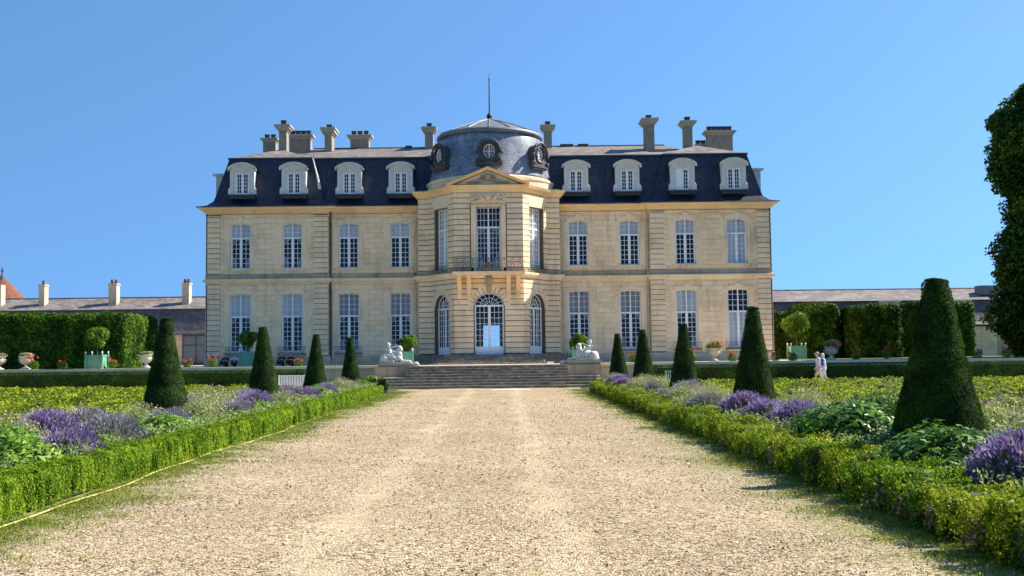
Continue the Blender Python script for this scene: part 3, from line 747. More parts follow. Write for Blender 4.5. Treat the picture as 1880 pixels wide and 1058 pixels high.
bl_lo = blindmesh(WL[0], .05, 4.70-2.1).mesh('blind', MT['blind'])
cl = drape(WL[0], .1, 2.62).mesh('curtain', MT['curtain'])
cu = drape(WU[0], .1, 2.15).mesh('curtain', MT['curtain'])
def win(name, gm, x, y, z, rz=0, extra=(), label=None):
    o = link(name, gm[0], H, (x, y, z-TZ), rz); link('pane', gm[1], o)
    for e in extra: link(e.name.split('.')[0], e, o)
    if label: o['label'] = label
    return o
for sgn in (-1, 1):
    for c, yo in ((17.55,-.3),(13.9,-.3),(9.97,0),(6.32,0)):
        ex = [b_all] if (sgn == 1 and c > 17) else [b_up]
        if sgn == -1 and c > 13: ex.append(cu)
        win('upper_window', gU, sgn*c, yo+.20, 8.1, extra=ex, label='upper window wholly covered by a white blind' if len(ex) == 1 and ex[0] is b_all else None)
        if sgn == -1: ex = [bl_up if c > 13 else bl_upg, cl]
        else: ex = {17.55: [bl_lo], 13.9: [bl_up, cl], 9.97: [bl_upg, cl], 6.32: [bl_upg, cl]}[c]
        win('ground_floor_window', gL, sgn*c, yo+.20, 2.1, extra=ex, label='tall window with white blind over its lower half' if ex == [bl_lo] else None)
for F, g_, d in ((FL, gDS, DS), (FC, gDC, DC), (FRt, gDS, DS)):
    p = F(d[0], .28, 0); rz = math.atan2(*reversed([F(1,0,0)[i]-F(0,0,0)[i] for i in (0, 1)]))
    win('arched_door', g_, p[0], p[1], 1.9, rz)
for F, g_, d in ((FL, gUS, US), (FC, gUC, UC), (FRt, gUS, US)):
    p = F(d[0], .28, 0); rz = math.atan2(*reversed([F(1,0,0)[i]-F(0,0,0)[i] for i in (0, 1)]))
    win('tall_bay_window', g_, p[0], p[1], d[2], rz, extra=[cb])
# --- ironwork
def railing(w_, h=.85, n=26, scroll=True, t_=.014):
    r_ = MB(); r_.box(-w_/2, w_/2, -.02, .02, h-.03, h); r_.box(-w_/2, w_/2, -.012, .012, .05, .07); r_.box(-w_/2, w_/2, -.012, .012, h-.16, h-.145)
    for i in range(n+1): x = -w_/2+w_*i/n; r_.box(x-t_/2, x+t_/2, -t_/2, t_/2, .0 if i in (0, n) else .06, h-.02 if i in (0, n, n//2) else h-.15)
    if scroll:
        k = max(2, int(w_/.5))
        for i in range(k):
            cx = -w_/2+w_*(i+.5)/k
            r_.tube([(cx+.13*math.cos(a*.7), -.01, h*.42+.13*math.sin(a*.7)) for a in range(10)], .011, 4)
            r_.tube([(cx+.055*math.cos(a*.7), -.01, h-.09+.045*math.sin(a*.7)) for a in range(10)], .01, 4)
    return r_
bc = MB().box(-2.42, 2.42, -4.62, -3.6, 7.30, 7.42).box(-2.36, 2.36, -4.55, -3.6, 7.20, 7.30)
hp(bc, 'balcony_slab', MT['trim'])
rl = railing(4.76, .9, 40)
rl.v = [(x, y-4.56, z+7.42) for x, y, z in rl.v]
for g in (-1, 1):
    sd_ = railing(.9, .9, 8); rl.add([(g*2.38, -4.1+x, z+7.42) for x, y, z in sd_.v], sd_.f)
ro = hp(rl, 'balcony_railing', MT['iron'])
md = MB(); md.lathe([(.001,-.03),(.17,-.03),(.2,0),(.17,.03),(.001,.03)], (0,0,0), 14)
md.v = [(x, z-4.60, y+7.85) for x, y, z in md.v]
hp(md, 'medallion', simple('rusty gilt', (.24,.12,.05), .6, .4), parent=ro)
for g in (-1, 1):
    for xx in (1.98, 1.33):
        k_ = MB()
        prof = [(-4.5,7.2),(-4.5,7.05),(-4.35,6.85),(-4.1,6.6),(-3.92,6.25),(-3.86,5.75),(-3.8,5.62),(-3.6,5.6),(-3.6,7.2)]
        n = len(prof); a, b_ = g*xx-.14, g*xx+.14
        k_.add([(a, y, z) for y, z in prof]+[(b_, y, z) for y, z in prof], [tuple(range(n)), tuple(range(n, 2*n))[::-1]]+[(i, (i+1) % n, (i+1) % n+n, i+n) for i in range(n)])
        k_.box(a-.05, b_+.05, -4.54, -3.6, 7.12, 7.2)
        hp(k_, 'console_bracket', MT['bounceglow'])
kk = MB(); kk.add([(-.2,-4.1,7.2),(.2,-4.1,7.2),(.14,-3.8,6.05),(-.14,-3.8,6.05),(-.2,-3.6,7.2),(.2,-3.6,7.2),(.14,-3.6,6.05),(-.14,-3.6,6.05)], [(0,1,2,3),(7,6,5,4),(0,4,5,1),(1,5,6,2),(2,6,7,3),(3,7,4,0)])
kk.ball((0,-4.02,6.72), .2, 8, 1.3); kk.ball((0,-4.2,6.68), .05, 5); kk.ball((0,-3.98,6.95), .2, 6, .6)
hp(kk, 'mask_keystone', MT['greystone'], True)
for F in (FL, FRt):
    r_ = railing(1.95, .45, 14, False); r_.v = [F(LA/2+.02+x, y-.3, z+7.47) for x, y, z in r_.v]; hp(r_, 'window_railing', MT['iron'])
bm_ = railing(1.9, .48, 14, False)
for g in (-1, 1): bm_.box(g*.95-.01, g*.95+.01, 0, .3, .44, .48)
bm_.box(-.98, .98, -.03, .35, -.05, .0)
bme = bm_.mesh('window_railing', MT['iron'])
for sgn in (-1, 1):
    for c, yo in ((17.55,-.3),(13.9,-.3),(9.97,0)): link('window_railing', bme, H, (sgn*c, yo-.3, 2.1-TZ))
# --- downpipes
for sgn in (-1, 1):
    dp_ = MB(); x = sgn*11.22
    dp_.tube([(x,-.45,12.2),(x,-.16,11.95),(x,-.14,11.6),(x,-.14,7.9),(x,-.34,7.6),(x,-.34,7.1),(x,-.14,6.8),(x,-.14,1.6)], .065, 8)
    for z in (11.2, 9.8, 8.4, 6.4, 5.0, 3.6, 2.4): dp_.lathe([(.085,-.04),(.085,.04)], (x,-.14,z), 8)
    hp(dp_, 'downpipe', MT['pipe'] if sgn == 1 else MT['leaddark'])
# --- mansard roofs
PRO = [(.60,12.47),(.02,12.64),(-.35,12.98),(-.48,13.4),(-1.25,16.2)]
for sgn in (-1, 1):
    pw = [(sgn*a, b_) for a, b_ in ((11.35,4.5),(11.35,-.3),(19.9,-.3),(19.9,14))]
    if sgn == -1: pw = pw[::-1]
    hp(MB().strip(pw, PRO), 'pavilion_roof', MT['slate'])
    x0, x1 = sorted((sgn*4.2, sgn*12.6))
    hp(MB().strip([(x0,0),(x1,0)], PRO), 'wing_roof', MT['slate'])
    # upper slopes
    up = MB(); e = .08
    A = [(sgn*12.55,.9,16.2),(sgn*18.7,.9,16.2),(sgn*18.7,12.9,16.2),(sgn*12.55,12.9,16.2)]; R0, R1 = (sgn*15.65,4.3,17.45), (sgn*15.65,9.5,17.45)
    up.add(A+[R0,R1], [(0,1,4),(1,2,5,4),(2,3,5),(3,0,4,5)])
    B = [(sgn*2.5,1.2,16.2),(sgn*15.5,1.2,16.2),(sgn*15.5,12.9,16.2),(sgn*2.5,12.9,16.2)]; q0, q1 = (sgn*2.5,6.8,17.95), (sgn*13.6,6.8,17.95)
    up.add(B+[q0,q1], [(0,1,5,4),(1,2,5),(2,3,4,5),(0,4,3)])
    hp(up, 'upper_roof', MT['slateold'])
    rb = MB()
    P2 = [(sgn*12.62,3.4),(sgn*12.62,.95),(sgn*18.65,.95),(sgn*18.65,12.9)]
    if sgn == -1: P2 = P2[::-1]
    rb.sweep(P2, [(-.05,16.14),(.10,16.12),(.10,16.22),(-.05,16.27)])
    rb.sweep([(min(sgn*4.0, sgn*12.6),1.25),(max(sgn*4.0, sgn*12.6),1.25)], [(-.05,16.14),(.10,16.12),(.10,16.22),(-.05,16.27)])
    rb.tube([q0,q1], .09, 6); rb.tube([R0,R1], .08, 6)
    hp(rb, 'ridge_lead', MT['leaddark'])
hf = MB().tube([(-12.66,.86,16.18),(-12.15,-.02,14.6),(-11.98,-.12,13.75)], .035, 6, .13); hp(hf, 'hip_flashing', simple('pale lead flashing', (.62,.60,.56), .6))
bk = MB().strip([(19.9,14),(-19.9,14)], PRO); hp(bk, 'back_roof', MT['slate'])
# side dormers seen in profile
for sgn in (-1, 1):
    d_ = MB(); x0, x1 = sorted((sgn*19.95, sgn*18.6))
    d_.box(x0, x1, 2.2, 3.9, 13.2, 15.15); d_.box(min(sgn*20.15,sgn*18.6), max(sgn*20.15,sgn*18.6), 2.0, 4.1, 15.15, 15.3)
    hp(d_, 'side_dormer', MT['dormer'])
# --- dormers
gD = glazing(.95, 13.42, 14.97, .10, 14.9, 4, 5, 1)
def dormer(x, y, opened=False):
    b_ = MB(); F = lambda s, yy, z: (s, yy, z)
    z0 = -.02
    wall(b_, F, -.80, .80, z0, 1.9, [(0, .95, .02, 1.58, .10)], .22)
    for g in (-1, 1):
        b_.quad((g*.8,0,z0),(g*.8,2.3,z0+.5),(g*.8,2.3,1.9),(g*.8,0,1.9))
        a, c_ = sorted((g*.62, g*.86)); b_.box(a, c_, -.05, .02, z0, 1.75)
        a, c_ = sorted((g*.8, g*1.0)); b_.box(a, c_, -.03, .03, z0, .38)
        b_.tube([(g*.9,-.0,.36),(g*.85,-.0,.5)], .07, 6)
    N = 12; pts = []
    for i in range(N+1):
        u = -1+2*i/N; pts.append((u*1.02, 1.80+.36*(1-abs(u)**2.2)))
    for i in range(N):
        p, q = pts[i], pts[i+1]
        for (dz0, dz1, oy) in ((0, .10, -.26), (-.10, 0, -.14)):
            vs = [(p[0],oy,p[1]+dz0),(q[0],oy,q[1]+dz0),(q[0],oy,q[1]+dz1),(p[0],oy,p[1]+dz1)]; vs += [(a,.1,c_) for a, _, c_ in vs]
            b_.add(vs, [(0,1,2,3),(7,6,5,4),(0,4,5,1),(1,5,6,2),(2,6,7,3),(3,7,4,0)])
        b_.quad((p[0]*.8,-.04,1.7),(q[0]*.8,-.04,1.7),(q[0]*.8,-.04,q[1]),(p[0]*.8,-.04,p[1]))
    for s2 in (-1.02, 1.0): b_.box(s2-.0, s2+.02, -.26, .1, 1.72, 1.9)
    b_.box(-.13, .13, -.09, 0, 1.52, 1.86)
    o = hp(b_, 'dormer', MT['dormer'], loc=(x, y, 13.4))
    rf = MB()
    for i in range(N):
        p, q = pts[i], pts[i+1]; rf.quad((p[0],-.2,p[1]+.105),(q[0],-.2,q[1]+.105),(q[0],2.6,q[1]+.105),(p[0],2.6,p[1]+.105))
    hp(rf, 'dormer_roof', MT['lead'], parent=o)
    bx_ = MB().quad((-.7,.9,0),(.7,.9,0),(.7,.9,1.7),(-.7,.9,1.7)); hp(bx_, 'dark_room', MT['inner'], parent=o)
    sl_ = MB().box(-.95, .95, -.20, .3, -.12, -.02).box(-.9, .9, -.06, .3, -.32, -.12); hp(sl_, 'sill', MT['leaddark'], parent=o)
    link('window_frame', gD[0], o, (0,.1,.02)); link('pane', gD[1], o, (0,.1,.02))
    if opened:
        s_ = MB().box(-.44, -.02, .06, .085, .06, 1.5); hp(s_, 'shutter', MT['white'], parent=o)
        o['label'] = 'dormer with a white shutter closed over its left half'
for sgn in (-1, 1):
    for c, yo in ((17.45,-.3),(13.8,-.3),(9.9,0),(6.25,0)): dormer(sgn*c, yo-.1+.15, sgn == 1 and c == 13.8)
# --- dome
DX, DY = .10, .9
dm = MB(); n = 64
prof = [(4.42,14.1),(4.36,14.3),(4.26,14.6),(4.14,15.2),(4.02,15.8),(3.88,16.4),(3.72,16.95),(3.62,17.25)]
dm.lathe(prof, (DX,DY,0), n); hp(dm, 'dome', MT['slatedome'], True)
rg = MB().lathe([(3.55,17.2),(3.74,17.22),(3.82,17.3),(3.8,17.46),(3.70,17.56),(3.2,17.62)], (DX,DY,0), 64); hp(rg, 'dome_ring', MT['lead'], True)
cp = MB().lathe([(3.72,17.54),(3.1,17.8),(2.2,18.15),(1.2,18.5),(.5,18.72),(.28,18.85)], (DX,DY,0), 32)
for k in range(16):
    a = 2*math.pi*k/16; cp.tube([(DX+r*math.cos(a), DY+r*math.sin(a), z+.02) for r, z in ((3.7,17.56),(3.1,17.8),(2.2,18.15),(1.2,18.5),(.4,18.74))], .045, 5)
hp(cp, 'dome_cap', MT['lead'], False)
sp_ = MB().lathe([(.30,18.8),(.16,18.95),(.22,19.05),(.10,19.2),(.05,19.4),(.035,21.5),(.02,22.0),(.001,22.35)], (DX,DY,0), 10)
sp_.ball((DX,DY,21.75), .07, 5); sp_.ball((DX,DY,19.1), .2, 6)
hp(sp_, 'finial_spike', MT['iron'])
def oculus(ang):
    zc = 15.72; r_at = 4.05
    o_ = MB()
    N = 20; rx, rz_ = .44, .54
    yF = -.42
    ring_i = [(rx*math.cos(2*math.pi*i/N), rz_*math.sin(2*math.pi*i/N)) for i in range(N)]
    def outer(i):
        a = 2*math.pi*i/N; x, z = .78*math.cos(a), .80*math.sin(a)
        if z < -.1: x = math.copysign(.70+.10*(abs(z)), x) if abs(x) > .25 else x*1.6; z = z*1.05
        return (x, z)
    ring_o = [outer(i) for i in range(N)]
    vs = [(x, yF, z) for x, z in ring_i]+[(x, yF, z) for x, z in ring_o]+[(x, .9, z) for x, z in ring_i]+[(x, .9, z) for x, z in ring_o]
    fs = []
    for i in range(N):
        j = (i+1) % N
        fs += [(i, j, N+j, N+i), (i, 2*N+i, 2*N+j, j), (N+i, N+j, 3*N+j, 3*N+i)]
    o_.add(vs, fs)
    # hood moulding, scroll sides and base
    o_.tube([(.86*math.cos(t_), yF-.06, .02+.88*math.sin(t_)) for t_ in [math.pi*k/14 for k in range(15)]], .10, 6)
    o_.tube([((rx+.07)*math.cos(t_), yF-.03, (rz_+.07)*math.sin(t_)) for t_ in [2*math.pi*k/18 for k in range(19)]], .05, 6)
    for g in (-1, 1): o_.ball((g*.92,yF-.02,-.08), .17, 6); o_.ball((g*.88,yF,-.72), .19, 6, 1, .9)
    o_.box(-.98, .98, yF-.08, .5, -1.02, -.84); o_.box(-.85, .85, yF-.02, .5, -1.16, -1.02)
    x, y = DX+math.sin(ang)*r_at, DY-math.cos(ang)*r_at
    o = hp(o_, 'oculus_dormer', MT['leaddark'], loc=(x, y, zc), rz=ang); o.scale = (.9, 1, .9)
    f = MB()
    f.tube([((rx-.02)*math.cos(t_), yF+.12, (rz_-.02)*math.sin(t_)) for t_ in [2*math.pi*k/18 for k in range(19)]], .05, 4)
    f.tube([(rx*.5*math.cos(t_), yF+.12, rz_*.5*math.sin(t_)) for t_ in [2*math.pi*k/14 for k in range(15)]], .02, 4)
    f.box(-.035,.035,yF+.09,yF+.14,-rz_,rz_); f.box(-rx,rx,yF+.1,yF+.14,-.02,.02)
    for k in range(4):
        a = math.pi/4+math.pi/2*k; f.bar((rx*.5*math.cos(a), rz_*.5*math.sin(a)), (rx*math.cos(a), rz_*math.sin(a)), .03, (yF+.1,yF+.14))
    hp(f, 'window_frame', MT['white'], parent=o)
    gq = MB(); gq.add([(x_, yF+.15, z_) for x_, z_ in ring_i], [tuple(range(N))]); hp(gq, 'pane', MT['glass'], parent=o)
    gq = MB(); gq.add([(x_, .35, z_) for x_, z_ in ring_i], [tuple(range(N))]); hp(gq, 'dark_room', MT['inner'], parent=o)
for a in (-52, 0, 52): oculus(R(a))
# --- chimneys
def chimney(px0, px1, py_t, py_b, Y, npots, capx, dep=1.0, cap_h=.42, ptall=.42):
    a, b_ = at(px0, py_t, Y), at(px1, py_t, Y); x0, x1 = a.x-AX, b_.x-AX; z1 = a.z; z0 = wz(px0, py_b, Y)-1.2
    y0 = Y-YW
    m_ = MB().box(x0, x1, y0, y0+dep, z0, z1); o = hp(m_, 'chimney', MT['stackc'])
    ov = capx
    c_ = MB()
    for (e, za_, zb2) in ((ov*.22, z1-.02, z1+.07), (ov*.45, z1+.07, z1+.16), (ov*.72, z1+.16, z1+cap_h-.12), (ov, z1+cap_h-.12, z1+cap_h)):
        c_.box(x0-e, x1+e, y0-e, y0+dep+e, za_, zb2)
    hp(c_, 'cap', MT['stackcap'], parent=o)
    for k in range(npots):
        cxp = x0+(x1-x0)*(k+.5)/npots; r_ = .16 if npots > 1 else .18
        p_ = MB().box(cxp-r_, cxp+r_, y0+dep/2-r_, y0+dep/2+r_, z1+cap_h, z1+cap_h+ptall).box(cxp-r_-.03, cxp+r_+.03, y0+dep/2-r_-.03, y0+dep/2+r_+.03, z1+cap_h+ptall-.07, z1+cap_h+ptall)
        hp(p_, 'chimney_pot', MT['pot'], parent=o)
chimney(483, 506, 261, 272, 85, 2, .2, .8, .3, .35)
chimney(512, 526, 240, 276, 81, 1, .32, .9)
chimney(531, 570, 255, 272, 84, 4, .22, .8, .32, .36)
chimney(596, 609, 247, 271, 82, 1, .32, 1.3, .5, .36)
chimney(643, 677, 256, 270, 84, 3, .25, .8, .34, .36)
chimney(780, 795, 243, 268, 83, 1, .28, .9, .4, .36)
chimney(999, 1013, 240, 264, 83, 1, .30, .9, .42, .36)
chimney(1185, 1201, 228, 275, 80.5, 1, .32, 1.4, .42, .38)
chimney(1256, 1271, 232, 268, 81, 1, .30, .9, .40, .38)
chimney(1299, 1345, 248, 272, 84, 5, .26, .8, .32, .40)
chimney(1278, 1297, 268, 270, 85, 2, .1, .6, .1, .36)
# small roof-top boxes
sm = MB()
for px, w_ in ((751,.5),(800,1.2),(1040,1.0),(1070,.8)):
    p = at(px, 268, 84); sm.box(p.x-AX-w_/2, p.x-AX+w_/2, 7-.4, 7+.4, 17.8, 18.12)
hp(sm, 'roof_hatch', MT['leaddark'])
# ================================================================== THE SERVICE WINGS BEHIND
def low_wing(side, x0, x1):
    cx = (x0+x1)/2; r_ = empty('service_wing', (cx, 98, TZ)); a, b_ = x0-cx, x1-cx
    tag(r_, f'long low service wing with grey slate mansard roof behind the {side} hedges', 'outbuilding')
    def pp(mb, n, m, parent=None, loc=(0,0,-TZ)): return mb.build(n, m, parent or r_, False, loc if parent is None else (0,0,0))
    pp(MB().box(a, b_, 0, 9, TZ-.1, 4.0), 'wall', MT['plinth'])
    pp(MB().strip([(a,0),(b_,0)], [(.35,4.05),(.0,4.35),(-.3,4.9),(-.95,6.35)]), 'lower_roof', MT['slateside'])
    pp(MB().add([(a,.9,6.35),(b_,.9,6.35),(b_,4.8,7.62),(a,4.8,7.62)], [(0,1,2,3)]).add([(a,4.8,7.62),(b_,4.8,7.62),(b_,9,6.2),(a,9,6.2)], [(0,1,2,3)]), 'upper_roof', MT['slateold'])
    pp(MB().box(a, b_, .86, .98, 6.3, 6.39).box(a, b_, -.4, -.3, 3.98, 4.1).tube([(a,4.8,7.64),(b_,4.8,7.64)], .07, 5), 'lead_trim', MT['leaddark'])
    return r_, cx, pp
rL, cxl, pp = low_wing('left', -62, -19)
for px0, px1, pt, np_ in ((72,87,523,1),(200,219,521,2),(335,352,520,2)):
    p, q = at(px0, pt, 100.5), at(px1, pt, 100.5)
    x0, x1 = p.x-cxl, q.x-cxl
    o = pp(MB().box(x0, x1-.22, 2.4, 3.3, 5.5, p.z).box(x0-.06, x1-.16, 2.34, 3.36, p.z-.12, p.z+.02), 'chimney', MT['stackcap'])
    for k in range(np_):
        c = x0+(x1-.22-x0)*(k+.5)/np_
        MB().lathe([(.12,p.z),(.14,p.z+.1),(.11,p.z+.4)], (c,2.8,0), 8).build('chimney_pot', MT['terra'], o)
for px, pt in ((-3, 523),):
    p = at(px, pt, 100.5); pp(MB().box(p.x-cxl-.5, p.x-cxl+.3, 2.4, 3.3, 5.5, p.z), 'chimney', MT['stackcap'])
gx0, gx1 = wx(336, 640, 98)-cxl, wx(378, 640, 98)-cxl
gw = MB()
for i in range(4): x = gx0+(gx1+1.5-gx0)*i/3; gw.box(x-.05, x+.05, -.1, 0, 1.5, 3.95)
gw.box(gx0, gx1+1.5, -.09, 0, 3.0, 3.1).box(gx0, gx1+1.5, -.12, 0, 3.85, 3.97).box(gx0, gx1+1.5, -.12, 0, 1.3, 1.5)
go = pp(gw, 'glazed_front', MT['leaddark'])
MB().box(gx0, gx1+1.5, -.05, -.03, 1.5, 3.85).build('pane', MT['glaze_b'], go)
rR, cxr, pp = low_wing('right', 17, 62)
for px in (1770, 1900, 1640):
    x = wx(px, 575, 97.5)-cxr
    d_ = MB().box(x-.75, x+.75, -.1, 1.5, 4.5, 6.2).box(x-.85, x+.85, -.2, 1.5, 6.2, 6.35); o = pp(d_, 'dormer', MT['dormer'])
    w_ = MB().box(x-.42, x+.42, -.12, -.1, 4.75, 6.0); w_.build('pane', MT['inner'], o)
    f = MB()
    for k in range(5): xx = x-.42+.84*k/4; f.box(xx-.03, xx+.03, -.16, -.12, 4.72, 6.03)
    for k in range(6): z = 4.75+1.25*k/5; f.box(x-.42, x+.42, -.155, -.12, z-.02, z+.02)
    f.build('window_frame', MT['white'], o)
p = at(1812, 533, 101); pp(MB().box(p.x-cxr-1.0, p.x-cxr+1.4, 2.2, 3.4, 6.9, 7.75), 'skylight', MT['lead'])
for px in (1785, 1660):
    x = wx(px, 640, 98)-cxr; pp(MB().box(x-.12, x+.12, -.16, -.01, TZ, 4.0), 'downpipe', MT['leaddark']); 
pp(MB().box(wx(1800,640,98)-cxr-.8, wx(1800,640,98)-cxr+1.4, -.3, -.01, TZ, 3.9), 'pilaster', MT['ashlar'])
# round red-tiled dovecote far left
pc_ = at(4, 515, 120); dv = empty('dovecote', (pc_.x, 120, TZ)); tag(dv, 'round tower with red tiled conical roof at the left edge', 'tower')
MB().lathe([(4.6,0),(4.6,4.6)], (0,0,0), 32).build('wall', MT['plinth'], dv)
MB().lathe([(5.3,4.3),(4.9,4.55),(2.6,7.3),(.75,9.25),(.5,9.5)], (0,0,0), 32).build('roof', MT['terra'], dv, True)
MB().lathe([(.75,9.2),(.5,9.55),(.2,9.9),(.08,10.2),(.05,10.9)], (0,0,0), 12).ball((0,0,10.55), .16, 6).build('finial', MT['leaddark'], dv)

# ================================================================== FOLIAGE BUILDERS
UP = np.array([[0, 0, 1.0]])
def frustum_pts(n, h, r0, r1, seed, bend=0.0):
    g = np.random.default_rng(seed); ns = int(n*.93); nt_ = n-ns
    t_ = g.uniform(0, 1, ns*3); rr_ = r0+(r1-r0)*t_; keep = g.uniform(0, 1, ns*3) < rr_/r0; t_ = t_[keep][:ns]; ns = len(t_)
    rad = r0+(r1-r0)*t_ - bend*np.sin(np.pi*t_)
    a = g.uniform(0, 2*np.pi, ns)
    P = np.stack([rad*np.cos(a), rad*np.sin(a), t_*h], 1); N = np.stack([np.cos(a), np.sin(a), np.full(ns, (r0-r1)/h)], 1)
    q = np.sqrt(g.uniform(0, 1, nt_))*r1; b_ = g.uniform(0, 2*np.pi, nt_)
    P2 = np.stack([q*np.cos(b_), q*np.sin(b_), h+.015*(1-(q/r1)**2)], 1); N2 = np.tile(UP, (nt_, 1))
    return np.concatenate([P, P2]), nrm(np.concatenate([N, N2]))
def yew_mesh(seed, n, h, r0, r1, leaf):
    P, N = frustum_pts(n, h, r0, r1, seed, .03)
    d = vnoise(P, 4, seed)*.018 + vnoise(P, 14, seed+1)*.010 + np.random.default_rng(seed).normal(0, .008, len(P))
    P = P + N*d[:, None]
    V, F = leaf_mesh(P, N, leaf, .42, .55, rs=np.random.default_rng(seed))
    return np_mesh('foliage', V, F, MT['yew'])
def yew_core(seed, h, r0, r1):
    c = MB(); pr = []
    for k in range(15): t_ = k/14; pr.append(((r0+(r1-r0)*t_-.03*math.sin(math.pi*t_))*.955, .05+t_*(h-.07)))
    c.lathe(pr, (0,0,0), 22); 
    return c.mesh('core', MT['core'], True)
ycore = yew_core(0, 2.86, .80, .155)
ynear = yew_mesh(1, 80000, 2.86, .80, .160, .024)
yvar = [yew_mesh(2+k, 34000, 2.86, .80, .165, .032) for k in range(3)]
trk = MB().tube([(0,0,-.05),(0,0,.5)], .09, 8, .07).mesh('trunk', MT['bark'])
CONES = [(6.14,15.5,2.80,'R',1),(6.3,27.6,2.95,'R',2),(6.3,38.2,2.82,'R',3),(6.3,49.2,2.88,'R',4),(6.3,60.0,2.92,'R',5),
         (-8.2,26.5,2.79,'L',1),(-8.2,37.4,2.86,'L',2),(-8.2,47.5,2.80,'L',3),(-8.2,58.6,2.86,'L',4)]
CL = {'R1':'largest and nearest cone topiary, right of the path','R2':'second nearest cone topiary right of the path, behind the vivid lavender','R3':'middle one of the five cone topiaries right of the path','R4':'fourth cone topiary right of the path, second from the stairs','R5':'smallest cone topiary right of the path, beside the right sphinx',
      'L1':'nearest cone topiary left of the path, in front of the tall clipped hedge','L2':'second nearest cone topiary left of the path, before the white barrier','L3':'third cone topiary left of the path, just right of the white barrier','L4':'cone topiary left of the path nearest the stairs and left sphinx'}
for i, (x, y, h, sd_, k) in enumerate(CONES):
    s_ = h/2.9; wd = {('R',1):1.03,('L',1):.86}.get((sd_,k), .83)
    o = empty('topiary_cone', (x, y, .02), i*1.1); o.scale = (s_*wd, s_*wd, s_); o.rotation_euler = (R(.9*math.sin(i*2.1)), R(1.1*math.cos(i*1.7)), i*1.1)
    tag(o, CL[sd_+str(k)], 'topiary', 'cone topiaries along the path')
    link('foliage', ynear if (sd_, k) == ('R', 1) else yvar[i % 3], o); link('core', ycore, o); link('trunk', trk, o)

def box_leaves(dims, n, leaf, seed, rnd=.35, amp=.12, fr=1.2, jit=.8, aspect=.55, faces=None):
    """leaf points over a rounded box hedge (x0,x1,y0,y1,z0,z1)"""
    x0, x1, y0, y1, z0, z1 = dims; g = np.random.default_rng(seed)
    L, W, Hh = x1-x0, y1-y0, z1-z0
    fcs = [('f', L*Hh), ('b', L*Hh*.3), ('l', W*Hh), ('r', W*Hh), ('t', L*W)]
    if faces: fcs = [(k, a*faces.get(k, 1)) for k, a in fcs]
    tot = sum(a for _, a in fcs); Ps, Ns = [], []
    for k, a in fcs:
        m_ = int(n*a/tot); u, v = g.uniform(0, 1, m_), g.uniform(0, 1, m_); o = np.zeros(m_)
        if k == 'f': P, N = (x0+u*L, y0+o, z0+v*Hh), (0,-1,0)
        if k == 'b': P, N = (x0+u*L, y1+o, z0+v*Hh), (0,1,0)
        if k == 'l': P, N = (x0+o, y0+u*W, z0+v*Hh), (-1,0,0)
        if k == 'r': P, N = (x1+o, y0+u*W, z0+v*Hh), (1,0,0)
        if k == 't': P, N = (x0+u*L, y0+v*W, z1+o), (0,0,1)
        Ps.append(np.stack(P, 1)); Ns.append(np.tile(np.array([N], float), (m_, 1)))
    P, N = np.concatenate(Ps), np.concatenate(Ns)
    # round the upper edges: pull points towards an inner box, then push out by rnd
    lo = np.array([x0+rnd, y0+rnd, z0-9]); hi = np.array([x1-rnd, y1-rnd, z1-rnd]); Q = np.clip(P, np.minimum(lo, hi), np.maximum(lo, hi))
    D = P-Q; l_ = np.linalg.norm(D, axis=1, keepdims=True); Dn = np.where(l_ > 1e-6, D/np.maximum(l_, 1e-6), N)
    P = Q + Dn*rnd; N = Dn
    P = P + N*(vnoise(P, fr, seed)*amp + vnoise(P, fr*3.7, seed+1)*amp*.5 + g.normal(0, amp*.3, len(P)))[:, None]
    return leaf_mesh(P, N, leaf, aspect, .42, rs=g)
def big_hedge(dims, n, leaf, seed, m, label, name='clipped_hedge', cat='hedge', group=None, amp=.15, rnd=.4, core='core', fr=1.2, inset=.18, coreh=None):
    x0, x1, y0, y1, z0, z1 = dims; cx, cy = (x0+x1)/2, (y0+y1)/2
    o = empty(name, (cx, cy, z0)); tag(o, label, cat, group)
    d = (x0-cx, x1-cx, y0-cy, y1-cy, 0, z1-z0)
    V, F = box_leaves(d, n, leaf, seed, rnd, amp, fr)
    link('foliage', np_mesh('foliage', V, F, MT[m]), o)
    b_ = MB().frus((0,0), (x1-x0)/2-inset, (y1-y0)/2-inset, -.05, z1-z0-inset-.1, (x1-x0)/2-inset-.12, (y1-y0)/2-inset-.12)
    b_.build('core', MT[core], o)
    return o
# tall clipped hedges
xl = wx(229, 600, 68.6)
big_hedge((-42, xl, 68.6, 75.4, TZ, wz(150,576,68.6)), 110000, .14, 11, 'hornbeam', 'tall long hedge clipped square in front of the left service wing', amp=.12, rnd=.5)
def rx(px, Y): return wx(px, 600, Y)
HG = 'tall clipped hedge blocks on the right'
big_hedge((rx(1468,88), rx(1548,88), 88, 92, TZ, wz(1500,558,88)), 30000, .16, 12, 'hornshade', 'tall hedge block with rounded top, behind the right planter tree', group=HG, rnd=.8, amp=.14)
big_hedge((rx(1569,86), rx(1655,86), 86, 90, TZ, wz(1600,560,86)), 32000, .16, 13, 'hornshade', 'squarer tall hedge block left of the largest cone', group=HG, rnd=.5, amp=.14)
big_hedge((rx(1674,93), rx(1790,93), 93, 96, TZ, wz(1670,556,93)), 14000, .24, 14, 'tree', 'darker tall hedge block standing behind the largest cone', group=HG)
big_hedge((rx(1400,92), rx(1462,92), 92, 95, TZ, wz(1440,572,92)), 8000, .22, 15, 'hedgedk', 'darker tall hedge block close against the right corner of the house', group=HG)
